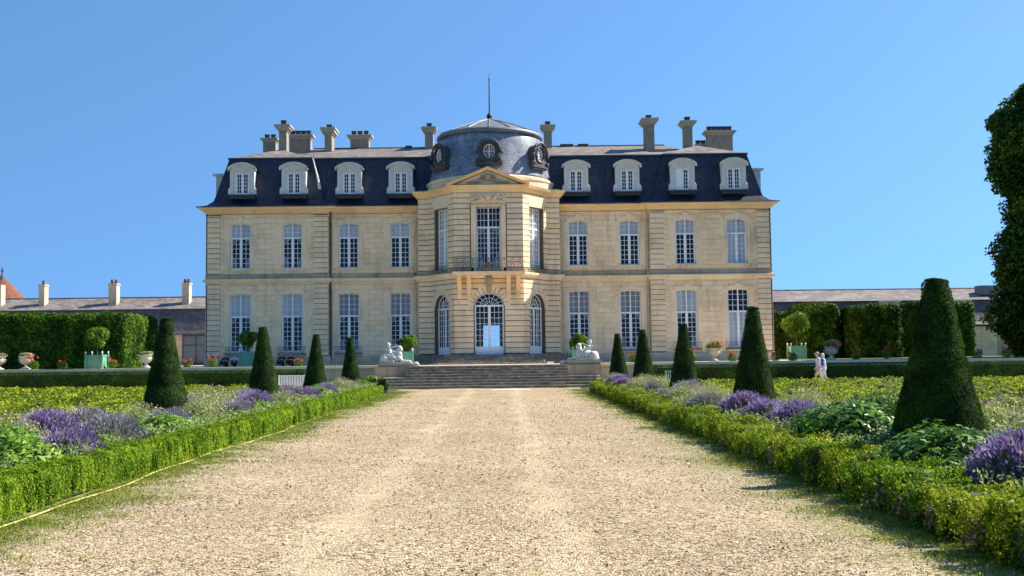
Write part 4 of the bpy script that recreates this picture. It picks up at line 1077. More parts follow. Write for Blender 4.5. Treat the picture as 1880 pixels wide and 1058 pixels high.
# low dark hedges below the terrace
def low_hedge(x0, x1, label, seed, n):
    big_hedge((x0, x1, 62.7, 63.7, -.02, 1.13), n, .06, seed, 'hedgedk', label, 'low_hedge', 'hedge', amp=.022, rnd=.06, inset=.06, fr=2.5)
low_hedge(-42, wx(562,700,63), 'long waist-high dark hedge below the terrace on the left', 21, 90000)
low_hedge(wx(1203,690,63), 42, 'long waist-high dark hedge below the terrace on the right', 22, 90000)

# parterre of low box scrolls
def parterre(x0, x1, y0, y1, seed, label):
    g = np.random.default_rng(seed)
    def height(P):
        q = P[:, :2]; w1 = vnoise(q, .5, seed)*1.6; w2 = vnoise(q, .9, seed+3)*1.0
        s_ = np.sin((q[:, 1]*1.15 + w1*1.5)*1.9 + np.sin(q[:, 0]*.55+w2)*2.2)
        s2 = np.sin(q[:, 0]*2.0 + w2*2.5 + q[:, 1]*.25)
        m_ = np.clip((np.maximum(s_, s2-.5)+.02)*3.0, 0, 1)
        hh = .36 + .06*vnoise(q, 1.7, seed+5) + .10*vnoise(q, 4.5, seed+6)
        return np.maximum(m_*hh, .02), m_
    nx, ny = int((x1-x0)/.13), int((y1-y0)/.16)
    X, Yg = np.meshgrid(np.linspace(x0, x1, nx+1), np.linspace(y0, y1, ny+1)); P = np.stack([X.ravel(), Yg.ravel(), 0*X.ravel()], 1)
    hgt, mk = height(P); P[:, 2] = hgt-.03
    i = np.arange(ny)[:, None]*(nx+1)+np.arange(nx)[None]; F = np.stack([i, i+1, i+nx+2, i+nx+1], -1).reshape(-1, 4)
    core = np_mesh('core', P, F, MT['corebox'], True)
    n = 300000; yy = y0*(y1/y0)**g.uniform(0, 1, n); xx = g.uniform(x0, x1, n); Q = np.stack([xx, yy, 0*xx], 1); hq, mq = height(Q)
    keep = mq > .35; Q = Q[keep]; hq = hq[keep]; Q[:, 2] = hq + g.normal(0, .022, len(Q)) - g.uniform(0, .1, len(Q))*(g.uniform(0, 1, len(Q)) < .35)
    N = np.tile(UP, (len(Q), 1)) + g.normal(0, .35, (len(Q), 3))
    V, Fq = leaf_mesh(Q, N, .045+.0013*Q[:, 1], .6, .7, rs=g)
    o = link('box_parterre', np_mesh('foliage', V, Fq, MT['boxpart'])); tag(o, label, 'ground cover', kind='stuff')
    c = link('core', core, o)
sheet('parterre_ground', -60, -9.5, 14, 57.7, .0, MT['soil'], 'bare ground under the left parterre', 'ground')
sheet('parterre_ground', 7.85, 60, 8, 57.7, .0, MT['soil'], 'bare ground under the right parterre', 'ground')
parterre(-31, -9.9, 17, 57, 31, 'low yellow green box scrolls of the left parterre')
parterre(8.3, 31, 14, 57, 41, 'low yellow green box scrolls of the right parterre')

# edging hedge left of the path, in two lengths
def edging(y0, y1, label, seed, n):
    g = np.random.default_rng(seed); x0, x1, h = -6.17, -5.68, .43; cx, cy = (x0+x1)/2, (y0+y1)/2
    o = empty('edging_hedge', (cx, cy, 0)); tag(o, label, 'hedge', 'neat box edging left of the path')
    m_ = n; yy = y0*(y1/y0)**g.uniform(0, 1, m_); u = g.uniform(0, 1, m_); sel = g.uniform(0, 1, m_)
    P = np.zeros((m_, 3)); N = np.zeros((m_, 3)); P[:, 1] = yy
    a = sel < .5; P[a, 0] = x1; P[a, 2] = u[a]*h; N[a, 0] = 1
    a = (sel >= .5) & (sel < .92); P[a, 0] = x0+u[a]*(x1-x0); P[a, 2] = h; N[a, 2] = 1
    a = sel >= .92; P[a, 0] = x0; P[a, 2] = u[a]*h; N[a, 0] = -1
    k = max(1, int(m_*.012)); P[:k, 1] = y0; P[:k, 0] = x0+u[:k]*(x1-x0); P[:k, 2] = g.uniform(0, h, k); N[:k] = (0,-1,0)
    P[-k:, 1] = y1; P[-k:, 0] = x0+u[-k:]*(x1-x0); P[-k:, 2] = g.uniform(0, h, k)
    c = (x0+x1)/2; ed = np.clip((P[:, 2]-h+.1)/.1, 0, 1); P[:, 0] = c+(P[:, 0]-c)*(1-.12*ed)
    P = P + N*(vnoise(P, 3, seed)*.035+vnoise(P*np.array([[1,1,.3]]), 13, seed+2)*.035+g.normal(0, .012, m_))[:, None]
    P[:, 0] += .05*np.sin(P[:, 1]*.35)
    P[:, :2] -= (cx, cy)
    V, F = leaf_mesh(P, N+np.array([[0,0,.35]]), .020+.0011*yy, .5, .6, axis=np.tile(UP, (m_, 1)), rs=g)
    link('foliage', np_mesh('foliage', V, F, MT['box']), o)
    b_ = MB(); ys = np.linspace(y0+.05, y1-.05, 30)
    for i in range(29):
        s0, s1 = .05*math.sin(ys[i]*.35), .05*math.sin(ys[i+1]*.35)
        b_.add([(x0+.05-cx+s0,ys[i]-cy,0),(x1-.05-cx+s0,ys[i]-cy,0),(x1-.07-cx+s0,ys[i]-cy,h-.05),(x0+.07-cx+s0,ys[i]-cy,h-.05),
                (x0+.05-cx+s1,ys[i+1]-cy,0),(x1-.05-cx+s1,ys[i+1]-cy,0),(x1-.07-cx+s1,ys[i+1]-cy,h-.05),(x0+.07-cx+s1,ys[i+1]-cy,h-.05)], [(0,1,2,3),(7,6,5,4),(1,5,6,2),(2,6,7,3),(0,3,7,4)])
    b_.build('core', MT['corebox'], o)
edging(9.5, 20.3, 'nearest length of neat green box edging left of the path', 51, 190000)
edging(20.45, 51.5, 'farther length of neat green box edging left of the path, up to the stairs', 52, 110000)
# uneven row of box bushes right of the path
def bush_mesh(seed, n, leaf, m, rx_=.40, ry=.42, h=.46, name='foliage', brown=0):
    g = np.random.default_rng(seed); d = nrm(g.normal(0, 1, (n, 3))); d[:, 2] = np.abs(d[:, 2])*.95
    e = .62; P = np.sign(d)*np.abs(d)**e; P = P/np.max(np.abs(P), axis=1, keepdims=True)*(.55+.45*np.linalg.norm(P, axis=1, keepdims=True)/1.5)
    P = P*np.array([[rx_, ry, h]]); P = P*(1+.10*vnoise(P, 7, seed)+.07*vnoise(P, 17, seed+1)+g.normal(0, .05, n))[:, None]
    return leaf_mesh(P, d, leaf, .6, .75, rs=g)
bv = []
for k, mm in enumerate(('boxyellow', 'box', 'boxyellow', 'boxyellow')):
    V, F = bush_mesh(60+k, 5200, .036, mm); bv.append(np_mesh('foliage', V, F, MT[mm]))
brn = leafy('scorched brown box leaves', (.10,.05,.025), (.28,.17,.10), (.42,.30,.2), .2)
V, F = bush_mesh(70, 260, .05, 'x', .42, .18, .34); bp = np_mesh('dead_leaves', V, F, brn)
bcore = MB().lathe([(.30,0),(.34,.1),(.34,.3),(.27,.38),(.05,.42)], (0,0,0), 12).mesh('core', MT['corebox'], True)
ORD = 'first second third fourth fifth sixth seventh eighth ninth tenth eleventh twelfth thirteenth fourteenth fifteenth sixteenth seventeenth eighteenth nineteenth twentieth'.split()
ORD += 'twenty-first twenty-second twenty-third twenty-fourth twenty-fifth twenty-sixth twenty-seventh twenty-eighth twenty-ninth thirtieth thirty-first thirty-second thirty-third thirty-fourth thirty-fifth thirty-sixth thirty-seventh thirty-eighth thirty-ninth fortieth'.split()
y = 8.9; k = 0; rq = random.Random(5); ys_ = []; rs_ = random.Random(55)
while y < 52: ys_.append(y); y += rs_.uniform(.74, .95)
for k, y in enumerate(ys_):
    o = empty('box_bush', (4.52+rq.uniform(-.05,.05), y, 0), rq.choice((0, math.pi))+rq.uniform(-.2,.2)); s_ = rq.uniform(.82, 1.18); o.scale = (s_, rq.uniform(.85,1.12), s_*rq.uniform(.82,1.12))
    lb = f'{ORD[k]} box bush from the bottom right corner in the row right of the path' if k < 20 else f'{ORD[len(ys_)-1-k]} box bush counted from the stairs in the row right of the path'
    tag(o, lb, 'bush', 'box bushes in the row right of the path')
    link('foliage', bv[rq.choice((0,0,1,2,3))], o); link('core', bcore, o)
    if rq.random() < .5: p_ = link('dead_leaves', bp, o, (rq.uniform(-.08,.05), rq.uniform(-.1,.1), -.02)); p_['label'] = 'scorched brown patch'; p_['kind'] = 'stuff'

# ================================================================== FLOWER CLUMPS
def dome_pts(g, n, rx_, h, lo=.0):
    d = nrm(g.normal(0, 1, (n, 3))); d[:, 2] = np.abs(d[:, 2]); d = nrm(d+np.array([[0,0,lo]]))
    return d*np.array([[rx_, rx_, h]]), d
def lav_meshes(seed, n=1500, rx_=.55, h=.66, fm='lav', spike=.085):
    g = np.random.default_rng(seed); P, d = dome_pts(g, n, rx_, h, .25)
    P = P*(1+.10*vnoise(P, 4, seed)+g.normal(0, .07, n))[:, None]
    mid = P*g.uniform(.45, .85, (n, 1))
    V1, F1 = leaf_mesh(mid*1.06, np.cross(d, g.normal(0, 1, (n, 3))), .34, .055, .1, axis=d, rs=g)
    Q = P*g.uniform(.3, .85, (n, 1)); V2, F2 = leaf_mesh(Q, d, .07, .25, .8, axis=d, rs=g)
    P3, d3 = dome_pts(g, 1600, rx_*.82, h*.6); V3, F3 = leaf_mesh(P3, d3, .10, .18, .6, axis=d3+np.array([[0,0,.6]]), rs=g)
    st_ = np_mesh('stems', *merge((V1, F1), (V2, F2), (V3, F3)), MT['stemgrn'])
    kz = d[:, 2]+g.normal(0, .14, n) > .26; P, d = P[kz], d[kz]; n = len(P)
    sp1 = leaf_mesh(P, np.cross(d, g.normal(0, 1, (n, 3))), spike, .20, .1, axis=d+np.array([[0,0,.3]]), rs=g)
    sp2 = leaf_mesh(P+d*.012, np.cross(d, g.normal(0, 1, (n, 3))), spike, .24, .1, axis=d+np.array([[0,0,.3]]), rs=g)
    return st_, np_mesh('flowers', *merge(sp1, sp2), MT[fm])
LV = [lav_meshes(80, 2600, spike=.075), lav_meshes(81, 2300, spike=.07)]; LG = [lav_meshes(82, 2300, fm='lavgrey', spike=.065), lav_meshes(83, 2000, fm='lavgrey', spike=.06)]
def leafy_clump(seed, n, rx_, h, leaf, aspect, m, shell=.55, name='leaves'):
    g = np.random.default_rng(seed); P, d = dome_pts(g, n, rx_, h, .1)
    P = P*(1+.13*vnoise(P, 4, seed))[:, None]*g.uniform(shell, 1.03, (n, 1))
    ax = d+np.array([[0,0,.15]])+g.normal(0, .5, (n, 3))
    V, F = leaf_mesh(P, d+np.array([[0,0,.7]]), leaf, aspect, .55, axis=ax, droop=.18, rs=g)
    return np_mesh(name, V, F, MT[m])
PE = [leafy_clump(90+k, 6500, .62, .66, .082, .40, 'peony', shell=.45) for k in range(2)]
PB = [leafy_clump(190+k, 4200, .60, .64, .095, .40, 'peonybright') for k in range(2)]
def airy_meshes(seed, tips='pinkish'):
    g = np.random.default_rng(seed); n = 3000; P, d = dome_pts(g, n, .55, .62, .2); P = P*(1+.15*vnoise(P, 4, seed))[:, None]*g.uniform(.4, 1.05, (n, 1))
    V, F = leaf_mesh(P, d, .075, .30, .9, axis=d+np.array([[0,0,.8]]), rs=g)
    n2 = 650; Q, d2 = dome_pts(g, n2, .6, .72, .35); Q = Q*g.uniform(.85, 1.1, (n2, 1))
    V2, F2 = leaf_mesh(Q*.88, np.cross(d2, g.normal(0, 1, (n2, 3))), .22, .03, .1, axis=d2+np.array([[0,0,.8]]), rs=g)
    t_ = leaf_mesh(Q, d2, .035, .7, .8, rs=g)
    return np_mesh('leaves', *merge((V, F), (V2, F2)), MT['airy']), np_mesh('flower_heads', *t_, MT[tips])
AI = [airy_meshes(95), airy_meshes(96)]
ccore = MB().lathe([(.30,-.02),(.38,.12),(.33,.28),(.16,.4),(.02,.43)], (0,0,0), 12).mesh('core', MT['core'], True)
PLANTS = [ # kind, x, y, width scale, height scale, label
 ('lav', 5.7, 11.9, 1.2, 1.18, 'large violet lavender clump cut by the right edge of the photo'),
 ('lav', 5.95, 12.9, 1.0, 1.02, 'violet lavender clump just behind the big one at the right edge'),
 ('peo', 5.5, 13.6, 1.35, 1.18, 'broad dark green peony bush in front of the largest cone'),
 ('peo', 5.35, 15.2, .8, .85, 'smaller peony bush between the edging and the largest cone'),
 ('air', 7.2, 14.2, 1.4, 1.25, 'pale airy perennial right of the foot of the largest cone'),
 ('air', 7.5, 16.3, 1.4, 1.25, 'pale airy perennial behind the foot of the largest cone'),
 ('peo', 5.6, 17.7, 1.4, 1.35, 'leafy green peony bush left of the foot of the largest cone'),
 ('peo', 6.6, 19.0, 1.25, 1.35, 'dark leafy bush half hidden by the largest cone'),
 ('gry', 6.9, 21.0, 1.0, .95, 'faded mauve lavender clump beyond the leafy peony'),
 ('peo', 5.4, 19.6, .75, .85, 'bright green leafy clump beside the vivid violet lavender'),
 ('lav', 5.75, 21.5, 1.15, 1.08, 'most vivid violet lavender, right of the second cone foot'),
 ('lav', 5.65, 23.4, 1.15, 1.10, 'violet lavender clump in the middle of three before the second cone'),
 ('lav', 5.55, 25.4, 1.15, 1.15, 'pale violet lavender clump, leftmost of three before the second cone'),
 ('gry', 5.2, 28.3, 1.0, 1.0, 'dusky mauve lavender clump beside the box row'),
 ('gry', 6.7, 30.4, 1.0, .95, 'greyish lavender clump beyond the second cone'),
 ('air', 5.75, 31.0, 1.1, 1.1, 'pale green airy clump between second and third cone'),
 ('air', 5.5, 33.0, 1.1, 1.05, 'airy yellow green clump before the third cone'),
 ('gry', 6.0, 35.4, 1.25, 1.2, 'wide grey mauve lavender at the foot of the third cone'),
 ('peo', 5.2, 37.0, .7, .8, 'small green leafy clump behind the box row'),
 ('gry', 5.4, 39.6, .9, 1.0, 'dull lavender clump left of the third cone'),
 ('air', 5.9, 41.5, 1.2, 1.15, 'whitish green airy clump between third and fourth cone'),
 ('peo', 5.3, 44.0, .9, .95, 'green leafy clump left of the fourth cone'),
 ('air', 5.9, 46.0, 1.1, 1.1, 'airy clump at the foot of the fourth cone'),
 ('lav', 7.5, 44.5, 1.0, 1.05, 'violet lavender clump showing behind the third cone'),
 ('lav', 5.35, 50.5, 1.25, 1.12, 'violet lavender clump by the end of the box row'),
 ('lav', 5.7, 52.5, 1.15, 1.1, 'violet lavender clump near the right stair foot'),
 ('peo', 5.4, 55.5, 1.1, .95, 'green leafy bush at the foot of the smallest cone'),
 ('air', 5.8, 57.5, .95, .95, 'airy clump beside the right end of the stairs'),
 ('peo', -6.65, 14.9, 1.0, 1.12, 'large glossy peony bush at the left edge of the photo'),
 ('peo', -7.3, 15.9, .95, 1.2, 'peony bush behind the one at the left edge'),
 ('air', -7.9, 17.3, 1.1, 1.15, 'pinkish airy clump at the left edge'),
 ('lav', -6.75, 17.0, 1.05, 1.02, 'dark violet lavender right of the large left peony'),
 ('lav', -8.0, 19.2, 1.15, 1.22, 'brightest violet lavender at the left, behind the dark one'),
 ('lav', -8.5, 19.9, 1.0, 1.12, 'violet lavender clump farthest left in its bed'),
 ('gry', -7.0, 19.4, 1.25, 1.15, 'big grey mauve lavender in the left bed'),
 ('gry', -7.9, 20.9, 1.1, 1.15, 'grey mauve lavender behind the big one in the left bed'),
 ('peo', -6.65, 18.4, .5, .75, 'small bright leafy clump between two lavenders on the left'),
 ('peo', -6.85, 21.9, 1.1, .95, 'green leafy clump before the nearest left cone'),
 ('gry', -7.25, 23.8, 1.0, 1.0, 'dusky lavender below the nearest left cone'),
 ('air', -8.2, 24.7, 1.1, .95, 'airy clump in front of the nearest left cone'),
 ('air', -7.0, 25.6, 1.0, 1.05, 'airy clump right of the nearest left cone'),
 ('peo', -6.6, 26.0, .65, .8, 'round dark leafy clump beside the left edging'),
 ('air', -7.6, 28.2, 1.2, 1.1, 'pinkish airy clump beyond the nearest left cone'),
 ('air', -8.4, 31.2, 1.3, 1.2, 'pale airy clump between the two nearest left cones'),
 ('gry', -7.0, 29.0, .9, .95, 'dull mauve lavender by the left edging'),
 ('lav', -7.3, 31.8, 1.25, 1.15, 'vivid violet lavender before the second left cone'),
 ('lav', -7.7, 33.3, 1.1, 1.1, 'violet lavender touching the second left cone foot'),
 ('peo', -6.7, 30.4, .75, .85, 'green leafy clump by the vivid left lavender'),
 ('gry', -7.1, 35.5, 1.0, .95, 'grey lavender right of the second left cone'),
 ('peo', -6.8, 36.0, .8, .85, 'small green clump right of the second left cone'),
 ('lav', -6.95, 38.5, 1.0, 1.0, 'violet lavender between second and third left cones'),
 ('peo', -7.2, 41.5, 1.15, .95, 'green leafy clump before the third left cone'),
 ('lav', -6.9, 42.5, .9, 1.05, 'small violet lavender before the third left cone'),
 ('peo', -7.6, 45.0, 1.1, 1.0, 'green leafy clump at the foot of the third left cone'),
 ('gry', -7.1, 48.5, 1.0, .95, 'greyish lavender between third and last left cones'),
 ('air', -7.5, 50.8, 1.0, 1.0, 'airy clump before the last left cone'),
 ('peo', -7.0, 53.5, 1.0, .95, 'green clump before the last left cone'),
 ('lav', -6.9, 51.5, .8, .85, 'small violet lavender near the left stair foot'),
 ('peo', -6.8, 56.5, 1.15, 1.15, 'tall leafy bush right of the last left cone'),

 ('gry', 6.3, 23.0, 1.0, 1.0, 'dusty mauve lavender behind the trio of violet ones on the right'),
 ('air', 6.9, 25.0, 1.1, 1.1, 'airy clump at the left foot of the second right cone'),
 ('air', 5.3, 29.7, .9, .95, 'airy clump hugging the box row left of the second right cone'),
 ('gry', 5.2, 34.5, .9, .95, 'faded lavender by the box row before the third right cone'),
 ('air', 5.2, 42.5, 1.0, 1.0, 'pale airy clump by the box row before the fourth right cone'),
 ('lav', 5.2, 47.5, 1.0, 1.0, 'violet lavender by the box row below the fourth right cone'),
 ('air', 7.3, 20.5, 1.2, 1.1, 'airy clump behind the largest cone, at the back of the bed'),
 ('gry', -6.8, 27.3, 1.0, 1.0, 'greyish lavender by the edging right of the nearest left cone'),
 ('air', -6.7, 33.0, 1.0, .95, 'airy clump by the edging below the second left cone'),
 ('gry', -8.6, 29.5, 1.1, 1.1, 'greyish lavender at the back of the left bed, behind the pinkish clump'),
 ('air', -8.6, 22.5, 1.1, 1.0, 'airy clump at the back of the left bed, left of the nearest cone'),
 ('air', -8.4, 35.0, 1.1, 1.0, 'airy clump left of the second left cone foot'),
 ('lav', -7.9, 40.2, 1.0, 1.05, 'violet lavender behind the leafy clump between second and third left cones'),
 ('air', -6.8, 46.8, 1.0, .95, 'airy clump by the edging right of the third left cone'),
]
for i, (kd, x, y, ws, hs_, lb) in enumerate(PLANTS):
    nm, ct, gp = {'lav': ('lavender','lavender','violet lavender clumps in the beds'), 'gry': ('lavender','lavender','faded lavender clumps in the beds'), 'peo': ('peony','peony bush','leafy bushes in the beds'), 'air': ('perennial','perennial','airy perennials in the beds')}[kd]
    o = empty(nm, (x, y, .03), i*2.3); e_ = 1.0 if kd in ('lav', 'gry') else 1.22
    o.scale = (ws*e_*1.05, ws*e_*1.05, hs_*(.5+.5*e_)); tag(o, lb, ct, gp)
    if kd in ('lav', 'gry'):
        a, b_ = (LV if kd == 'lav' else LG)[i % 2]; link('stems', a, o); tag(link('flowers', b_, o), kind='stuff')
    elif kd == 'peo': link('leaves', (PE if x > 0 and y < 20 else PB)[i % 2], o)
    else: a, b_ = AI[i % 2]; link('leaves', a, o); tag(link('flower_heads', b_, o), kind='stuff')
    link('core', ccore, o)
# round dark bush by the left stair foot
o = empty('round_bush', (-6.25, 54.2, 0)); o.scale = (1.15,1.15,1.5); tag(o, 'round dark green bush where the left edging ends', 'bush')
V, F = bush_mesh(77, 2600, .07, 'x'); link('foliage', np_mesh('foliage', V, F, MT['hedgedk']), o); link('core', bcore, o)

# filler: small weeds and leaves covering the soil of both beds; grass beside the edgings
def scatter(name, label, cat, n, fx_, leaf, m, upz=.6, seed=0, hz=.05, aspect=.25):
    g = np.random.default_rng(seed); P = fx_(g, n); P[:, 2] += g.uniform(.2, 1, len(P))*hz
    ax = np.tile(UP, (len(P), 1))+g.normal(0, .6, (len(P), 3)); N = g.normal(0, 1, (len(P), 3))+np.array([[0,0,1-upz]])
    V, F = leaf_mesh(P, N, leaf(P) if callable(leaf) else leaf, aspect, .1, axis=ax, rs=g)
    return tag(link(name, np_mesh(name, V, F, MT[m])), label, cat, kind='stuff')
def bedf(x0, x1, y0, y1):
    def f(g, n):
        yy = y0*(y1/y0)**g.uniform(0, 1, n); xx = g.uniform(x0, x1, n); P = np.stack([xx, yy, 0*xx+.03], 1)
        k = vnoise(P[:, :2], 1.6, 5)+g.normal(0, .5, n) > -.25; return P[k]
    return f
scatter('bed_filler', 'low weeds and young leaves between the plants of the left bed', 'ground cover', 110000, bedf(-9.5,-6.2,13,58), lambda P: .045+.0012*P[:,1], 'airy', .6, 1, .52, .35)
scatter('bed_filler', 'low weeds and young leaves between the plants of the right bed', 'ground cover', 110000, bedf(4.9,7.9,9,59.5), lambda P: .045+.0012*P[:,1], 'airy', .6, 2, .52, .35)
def edgef(xc, wd, side, y0, y1, seed):
    def f(g, n):
        yy = y0*(y1/y0)**g.uniform(0, 1, n); t_ = np.abs(g.normal(0, 1, n)); lim = wd*(1+.7*vnoise(np.stack([yy, yy*.3], 1), 1.4, seed)+.4*vnoise(np.stack([yy, 0*yy], 1), 4, seed+1))
        xx = xc+side*t_*np.maximum(.08, lim)*.5; P = np.stack([xx, yy, 0*xx], 1)
        k = vnoise(P[:, :2], 3.5, seed)+g.normal(0, .4, n) > -.3; return P[k]
    return f
scatter('grass', 'ragged grass along the foot of the left edging', 'grass', 70000, edgef(-5.6, .95, 1, 8.5, 56, 7), lambda P: .03+.0012*P[:,1], 'grass', .8, 3, .025, .18)
scatter('grass', 'ragged grass along the foot of the right box row', 'grass', 70000, edgef(4.35, .85, -1, 7.5, 56, 9), lambda P: .035+.0012*P[:,1], 'grass', .8, 4, .035, .16)
def patchf(g, n):
    yy = 8.0*(45/8.0)**g.uniform(0, 1, n); xx = g.uniform(-5.2, 3.9, n); P = np.stack([xx, yy, 0*xx], 1)
    v = vnoise(P[:, :2], 1.9, 15)+.5*vnoise(P[:, :2], 5.5, 16)+.22*np.abs(xx+.7)/4; return P[v > .80]
scatter('grass', 'thin grass tufts coming up through the gravel', 'grass', 90000, patchf, lambda P: .018+.0008*P[:,1], 'grass', .6, 5, .010, .2)
def litf(g, n):
    yy = 8.0*(40/8.0)**g.uniform(0, 1, n); xx = g.uniform(-5.2, 4.0, n); P = np.stack([xx, yy, 0*xx+.03], 1)
    return P[vnoise(P[:, :2], 1.3, 88)+g.normal(0, .4, n) > .3]
scatter('fallen_leaves', 'dry reddish leaf bits littering the gravel path', 'leaves', 2600, litf, lambda P: .022+.0007*P[:,1], 'lav', .2, 12, .01, .6).data.materials[0] = MT['dryleaf']
def pebf(g, n):
    yy = 8.0*(46/8.0)**g.uniform(0, 1, n); xx = g.uniform(-5.4, 4.2, n); P = np.stack([xx, yy, 0*xx+.004], 1); return P[(vnoise(P[:, :2], 1.1, 77)+g.normal(0, .35, n) > -.35) & (g.uniform(0, 1, n) < 1.25-yy/42)]
g = np.random.default_rng(6); P = pebf(g, 75000)
P[:, 2] = .006+.012*np.sin(P[:, 0]*1.3+P[:, 1]*.4)+.012*np.sin(P[:, 0]*.6-P[:, 1]*.9)
pm = leafy('loose pebbles', (.09,.055,.035), (.40,.30,.20), (.64,.54,.41), 0, rough=.9, patch=20)
sz = (.008+.00055*P[:, 1])*g.lognormal(0, .35, len(P)); a = g.uniform(0, 6.28, len(P)); n = len(P)
base = np.array([[-1,-.8,0],[1,-.7,0],[.8,.9,0],[-.9,.7,0],[-.3,-.2,.7],[.4,.1,.8]])
ca, sa = np.cos(a)[:, None], np.sin(a)[:, None]
B = base[None]*sz[:, None, None]*.55; V = np.stack([B[:, :, 0]*ca-B[:, :, 1]*sa+P[:, :1], B[:, :, 0]*sa+B[:, :, 1]*ca+P[:, 1:2], B[:, :, 2]+P[:, 2:3]-.003], -1).reshape(-1, 3)
T_ = np.array([[0,1,4],[1,5,4],[1,2,5],[2,3,5],[3,4,5],[3,0,4]]); F = (np.arange(n)[:, None, None]*6+T_[None]).reshape(-1, 3)
tag(link('gravel_stones', np_mesh('gravel_stones', V, F, pm)), 'loose pebbles lying on the gravel path', 'gravel', kind='stuff')
# ================================================================== TREES ON THE RIGHT
def big_tree(x, y, z, h, rx_, n, seed, label, leaf=.27):
    o = empty('chestnut_tree', (x, y, z)); tag(o, label, 'tree', 'dark trees at the right edge')
    g = np.random.default_rng(seed); Ps, Ns = [], []
    nl = 84
    for k in range(nl):
        t_ = (k+.5)/nl; zz = .9+t_*(h-2.2); env = rx_*(.80+.12*math.sin(t_*9)) * (1 if t_ < .86 else (1-(t_-.86)*2.6))
        a = k*2.4+g.uniform(-.4, .4); rr_ = env*.80*math.sqrt(g.uniform(.3,1)); lr = g.uniform(1.0, 1.9)
        c = np.array([rr_*math.cos(a), rr_*math.sin(a), zz]); m_ = n//nl
        d = nrm(g.normal(0, 1, (m_, 3))); P = c+d*lr*np.array([[1.05,1.05,.85]])*(1+.2*vnoise(d*lr+c, 2.2, seed+k))[:, None]*g.uniform(.75, 1.08, (m_, 1))
        Ps.append(P); Ns.append(d+np.array([[0,0,.4]]))
    V, F = leaf_mesh(np.concatenate(Ps), np.concatenate(Ns), leaf, .6, .7, droop=.15, rs=g)
    link('crown', np_mesh('crown', V, F, MT['tree']), o)
    t = MB(); t.tube([(0,0,-.2),(.1,0,2),(0,.1,6),(.1,0,h*.8)], .45, 10, .1)
    for k in range(9):
        a = k*2.4; z0 = 2.5+k*1.4; t.tube([(0,0,z0),(1.3*math.cos(a),1.3*math.sin(a),z0+1.0),(2.9*math.cos(a),2.9*math.sin(a),z0+1.7)], .16, 6, .04)
    t.build('trunk', MT['bark'], o)
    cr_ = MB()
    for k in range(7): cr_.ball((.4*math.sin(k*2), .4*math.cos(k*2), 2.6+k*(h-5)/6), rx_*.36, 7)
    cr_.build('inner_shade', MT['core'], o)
big_tree(37.6, 72, TZ, 19.3, 5.3, 170000, 201, 'tall dark chestnut tree filling the right edge of the photo')
big_tree(41.5, 80, TZ, 17.5, 5.2, 40000, 202, 'dark tree standing behind the tall one at the right edge', .34)

# ================================================================== PLANTERS, URNS, ROSES ON THE TERRACE
def planter(x, y, z, w_, h, label):
    o = empty('planter_box', (x, y, z)); tag(o, label, 'planter', 'green orangery planters'); hw = w_/2
    MB().box(-hw+.06, hw-.06, -hw+.06, hw-.06, .06, h).build('panel', MT['green'], o)
    tr_ = MB()
    for gx in (-1, 1):
        for gy in (-1, 1): tr_.box(gx*hw-.05, gx*hw+.05, gy*hw-.05, gy*hw+.05, 0, h+.04)
    for zz in (.12, h-.06):
        tr_.box(-hw, hw, -hw+.02, -hw+.06, zz-.05, zz+.05); tr_.box(-hw, hw, hw-.06, hw-.02, zz-.05, zz+.05)
        tr_.box(-hw+.02, -hw+.06, -hw, hw, zz-.045, zz+.045); tr_.box(hw-.06, hw-.02, -hw, hw, zz-.045, zz+.045)
    tr_.build('frame', MT['green'], o)
    for gx in (-1, 1):
        for gy in (-1, 1): MB().lathe([(.03,0),(.02,.04),(.055,.09),(.055,.13),(.02,.18)], (gx*hw, gy*hw, h+.04), 8).build('finial', MT['white'], o)
    MB().box(-hw+.08, hw-.08, -hw+.08, hw-.08, h-.08, h+.01).build('soil', MT['soil'], o)
def ball_tree(x, y, z, zc, r, seed, label, n=5200, leaf=.11, m='citrus', rz=.9):
    o = empty('orange_tree', (x, y, z)); tag(o, label, 'tree', 'small round trees in the planters')
    g = np.random.default_rng(seed); Ps, Ns = [], []
    for k in range(26):
        d0 = nrm(g.normal(0, 1, (1, 3)))[0]; c = d0*r*.66*g.uniform(.7, 1.18)*np.array([1, 1, rz]); m_ = n//26; d = nrm(g.normal(0, 1, (m_, 3)))
        Ps.append(c+d*r*g.uniform(.26,.46)*g.uniform(.6, 1.1, (m_, 1))); Ns.append(d+np.array([[0,0,.4]]))
    P = np.concatenate(Ps); P[:, 2] += zc-z
    V, F = leaf_mesh(P, np.concatenate(Ns), leaf, .5, .6, droop=.15, rs=g); link('crown', np_mesh('crown', V, F, MT[m]), o)
    t = MB().tube([(0,0,0),(.02,0,(zc-z)*.5),(0,0,zc-z)], .05, 7, .035)
    for k in range(6): a = k*1.05; t.tube([(0,0,zc-z-.4),(r*.35*math.cos(a),r*.35*math.sin(a),zc-z),(r*.6*math.cos(a),r*.6*math.sin(a),zc-z+.15)], .025, 5, .01)
    t.build('trunk', MT['bark'], o)
PL = [(178,66.9,1.0,.86,621,.82,177,'in front of the tall left hedge'), (455,73.0,.93,.95,623,.72,455,'behind the second left cone'),
      (748,70.3,.72,.86,632,.64,745,'beside the left sphinx'), (1062,70.3,.72,.86,629,.64,1062,'behind the right sphinx'),
      (1463,80,1.05,.98,596,1.08,1461,'right of the house corner'), (1874,75,1.15,.95,0,0,0,'at the right edge under the dark tree')]
for px, Y, w_, h, cyp, r, cpx, wh in PL:
    x = wx(px, 660, Y); planter(x, Y, TZ+.03, w_, h, f'square green planter box {wh}')
    if r: ball_tree(x, Y, TZ+h, wz(cpx, cyp, Y), r, px, f'small round clipped tree in the planter {wh}', n=9000 if r < .7 else 6500, leaf=.10 if r < 1 else .14)
